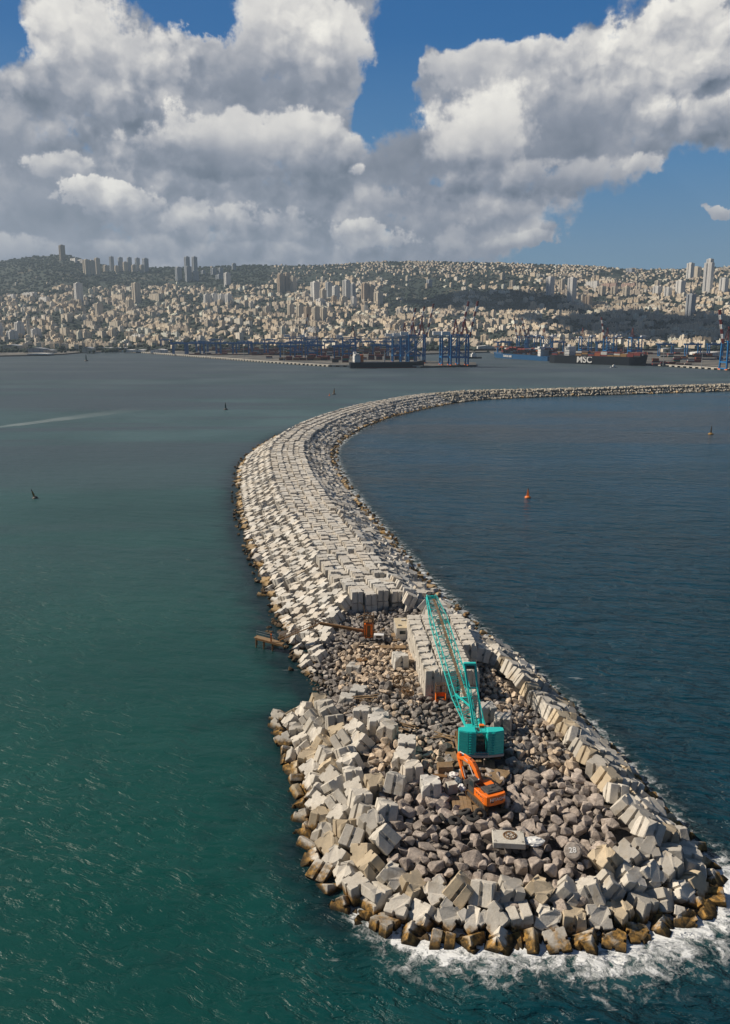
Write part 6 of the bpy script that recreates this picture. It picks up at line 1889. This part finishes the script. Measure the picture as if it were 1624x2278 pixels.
def silo_tower():
    p = place_on(81, 752); t = empty('round_tower', p); tag(t, 'round concrete tower with a wider head rising behind the grey factory', 'tower'); s = p.y / F_PX
    a = MB(); a.lathe([(3.5 * s, -4), (3.2 * s, 38 * s)], 16); a.build('shaft', MAT['slab'], t); b = MB(); b.lathe([(3.4 * s, 38 * s), (4.6 * s, 40 * s), (4.6 * s, 46 * s), (3 * s, 48 * s)], 16); b.build('head', MAT['slab'], t)
silo_tower()
def spire():
    for x, y, h in ((765, 608, 16), (487, 606, 12)):
        p = place_on(x, y); mb = MB(); s = p.y / F_PX; mb.tube([(0, 0, 0), (0, 0, h * s)], [1.6, .5], 6); tag(mb.build('antenna_mast', MAT['grey'], None, p), ['thin antenna mast on the ridge right of the middle', 'thin antenna mast on the wooded ridge behind grey towers'][x < 600], 'mast')
spire()
def sheds():
    L = [(85,783,40,10,GY,'big grey factory hall on the left shore'),(112,785,18,8,BE,'beige factory annexe on the left shore'),(30,778,34,12,BE,'brown shore workshop at the far left'),(250,778,60,6,WH,'long white roofed shed behind the left shore trees'),(300,782,50,5,WH,'low white sheds at the root of the quay'),(355,784,30,8,WH,'white yard office beside the first containers'),
         (198,783,22,11,BE,'unfinished beige building on the left shore'),(90,788,46,3,WH,'low white pavilion on the beach'),(225,772,44,5,GY,'grey flat shed behind the white roofed shed'),(150,770,50,7,BE,'long low beige works behind the factory'),(420,772,60,9,GY,'grey office slab behind the first blue yard cranes'),(760,766,60,12,GY,'large grey shed behind the container yard'),
         (1575,790,70,8,WH,'white sided quay shed behind the right yard'),(1590,776,90,7,WH,'bright white roofed warehouse at the right edge'),(1500,782,60,8,BE,'pale warehouse left of the white roofed one'),(1320,778,70,6,GY,'long grey roofed shed above the black ship'),(1250,772,70,6,BE,'long beige shed behind the cranes'),(1180,774,44,6,GY,'grey shed behind the blue ship'),(1080,778,36,10,WH,'white block behind the distant cranes'),
         (1010,776,40,8,BE,'pale shed behind the pier head cranes'),(935,774,36,8,GY,'grey shed behind the three raised cranes'),(640,764,44,8,BE,'beige hall behind the yard cranes'),(540,764,40,8,WH,'white hall behind the left yard cranes'),(1440,775,60,6,GY,'grey shed above the bow of the black ship')]
    r = random.Random(9)
    for x, y, w_, h_, t_, lab in L:
        p = gz(x, y); s = p.y / F_PX; w = w_ * s; h = h_ * s; d = 34; t = empty('warehouse', p, R(r.uniform(-6, 3))); tag(t, lab, 'building', 'port sheds and halls')
        a = MB(); a.box((0, 0, h * .4), (w, d, h * .8)); o = a.build('wall', MAT['bld'], t); o.color = (*t_, 1)
        b = MB(); n = max(1, int(w / 30))
        for k in range(n):
            xx = -w / 2 + (k + .5) * w / n; ww = w / n / 2
            b.add([(xx - ww, -d / 2 - 1, h * .8), (xx + ww, -d / 2 - 1, h * .8), (xx + ww, d / 2 + 1, h * .8), (xx - ww, d / 2 + 1, h * .8), (xx, -d / 2 - 1, h), (xx, d / 2 + 1, h)], [(0, 1, 4), (2, 3, 5), (1, 2, 5, 4), (3, 0, 4, 5), (0, 3, 2, 1)])
        b.build('roof', MAT['white'] if t_ == WH else MAT['grey'], t)
sheds()
# round tanks
for i, (x, y) in enumerate([(727, 776), (737, 776)]):
    p = gz(x, y); mb = MB(); mb.lathe([(5, 0), (5, 30), (3, 33)], 16); tag(mb.build('silo', MAT['white'], None, p), ['white silo, left one of two behind the yard cranes', 'white silo, right one of two behind the yard cranes'][i], 'silo', 'twin silos')

# ------------------------------------------------------------------ woods
def woods():
    r = random.Random(55); mb = MB(); geo = []
    for s in range(6):
        rr = random.Random(s); bm = bmesh.new(); bmesh.ops.create_icosphere(bm, subdivisions=1, radius=1)
        for v in bm.verts: v.co *= rr.uniform(.65, 1.25)
        bm.verts.index_update(); geo.append((np.array([v.co[:] for v in bm.verts]), [[v.index for v in f.verts] for f in bm.faces])); bm.free()
    n = 0
    for _ in range(30000):
        Y = 2400 + (YR - 2400) * r.random() ** .75; px = r.uniform(-60, 1690); x = (px - CX) / F_PX * Y; z = terr_z(x, Y); qx, qy = to_px((x, Y, z))
        dn = density(qx, qy); cl = mnoise.noise(Vector((qx * .03, qy * .07, 2.2)))
        if r.random() > (1.0 if dn < .1 else .75) + cl * .5: continue
        V_, F_ = geo[r.randrange(6)]; s = r.uniform(3.5, 8.5) * (1.25 if dn < .1 else 1); k = r.uniform(.6, 1.5)
        mb.add(V_ * np.array((s, s, s * .85)) + np.array((x, Y, z + s * .45)), F_, 0, (k * r.uniform(.85, 1.2), k, k * .9)); n += 1
        if n > 20000: break
    for _ in range(420):      # shore trees
        px = r.choice([r.uniform(0, 60), r.uniform(110, 260), r.uniform(200, 460), r.uniform(900, 1624)]); p = gz(px, r.uniform(770, 784)); V_, F_ = geo[r.randrange(6)]; s = r.uniform(3, 6.5)
        mb.add(V_ * s + np.array((p.x, p.y, 3 + s * .6)), F_, 0, (.8, .9, .8))
    def m_(g, b, m):
        n_ = g.noise(pos(g), .35, 4, .65); c = tinted(g, g.ramp(n_, [(.3, (0.012, 0.026, 0.016)), (.7, (0.038, 0.060, 0.034))])); g.put(b.inputs['Base Color'], c); b.inputs['Roughness'].default_value = .9; bump(g, b, n_, 2.0)
    tag(mb.build('woods', material('tree_foliage', m_)), 'dark green pine woods covering the hill between the houses', 'woods', kind='stuff'); print('trees', n)
woods()
# ------------------------------------------------------------------ solid cloud shapes added out of view to shade patches of the hill
def added_shade_clouds():
    mat = bpy.data.materials.new('shade_cloud'); mat.use_nodes = True; b = mat.node_tree.nodes['Principled BSDF']
    b.inputs['Base Color'].default_value = (.9, .9, .9, 1); b.inputs['Roughness'].default_value = 1.0
    for i, (x, y, z, rx, ry, rz) in enumerate([(-1130, 3820, 2050, 480, 430, 150), (-1700, 4850, 2150, 330, 360, 120), (-900, 3300, 1900, 230, 200, 90)]):
        bm = bmesh.new(); bmesh.ops.create_icosphere(bm, subdivisions=5, radius=1)
        for v in bm.verts:
            n = v.co.normalized(); d = mnoise.fractal(n * 1.7 + Vector((i * 7.1, 0, 0)), .8, 2.1, 5) * .55; v.co = n * (1 + d)
            if v.co.z < 0: v.co.z *= .45
            v.co = Vector((v.co.x * rx, v.co.y * ry, v.co.z * rz))
        me = bpy.data.meshes.new('shade_cloud'); bm.to_mesh(me); bm.free(); me.materials.append(mat); me.polygons.foreach_set('use_smooth', np.ones(len(me.polygons), bool))
        o = bpy.data.objects.new('shade_cloud', me); COL.objects.link(o); o.location = (x, y, z); tag(o, kind='structure')
added_shade_clouds()
# ------------------------------------------------------------------ air
def haze():
    z0, z1 = -3.0, 760.0; mb = MB(); mb.box((0, 3600, (z0 + z1) / 2), (18500, 7900, z1 - z0))
    m = bpy.data.materials.new('thin_haze'); m.use_nodes = True; t = m.node_tree; t.nodes.clear()
    v = t.nodes.new('ShaderNodeVolumePrincipled'); v.inputs['Color'].default_value = (0.62, 0.80, 1.0, 1); v.inputs['Density'].default_value = 0.00005; v.inputs['Anisotropy'].default_value = 0.2
    o = t.nodes.new('ShaderNodeOutputMaterial'); t.links.new(v.outputs[0], o.inputs['Volume'])
    tag(mb.build('haze', m), 'thin blue haze over the harbour and city', 'haze', kind='stuff')
haze()
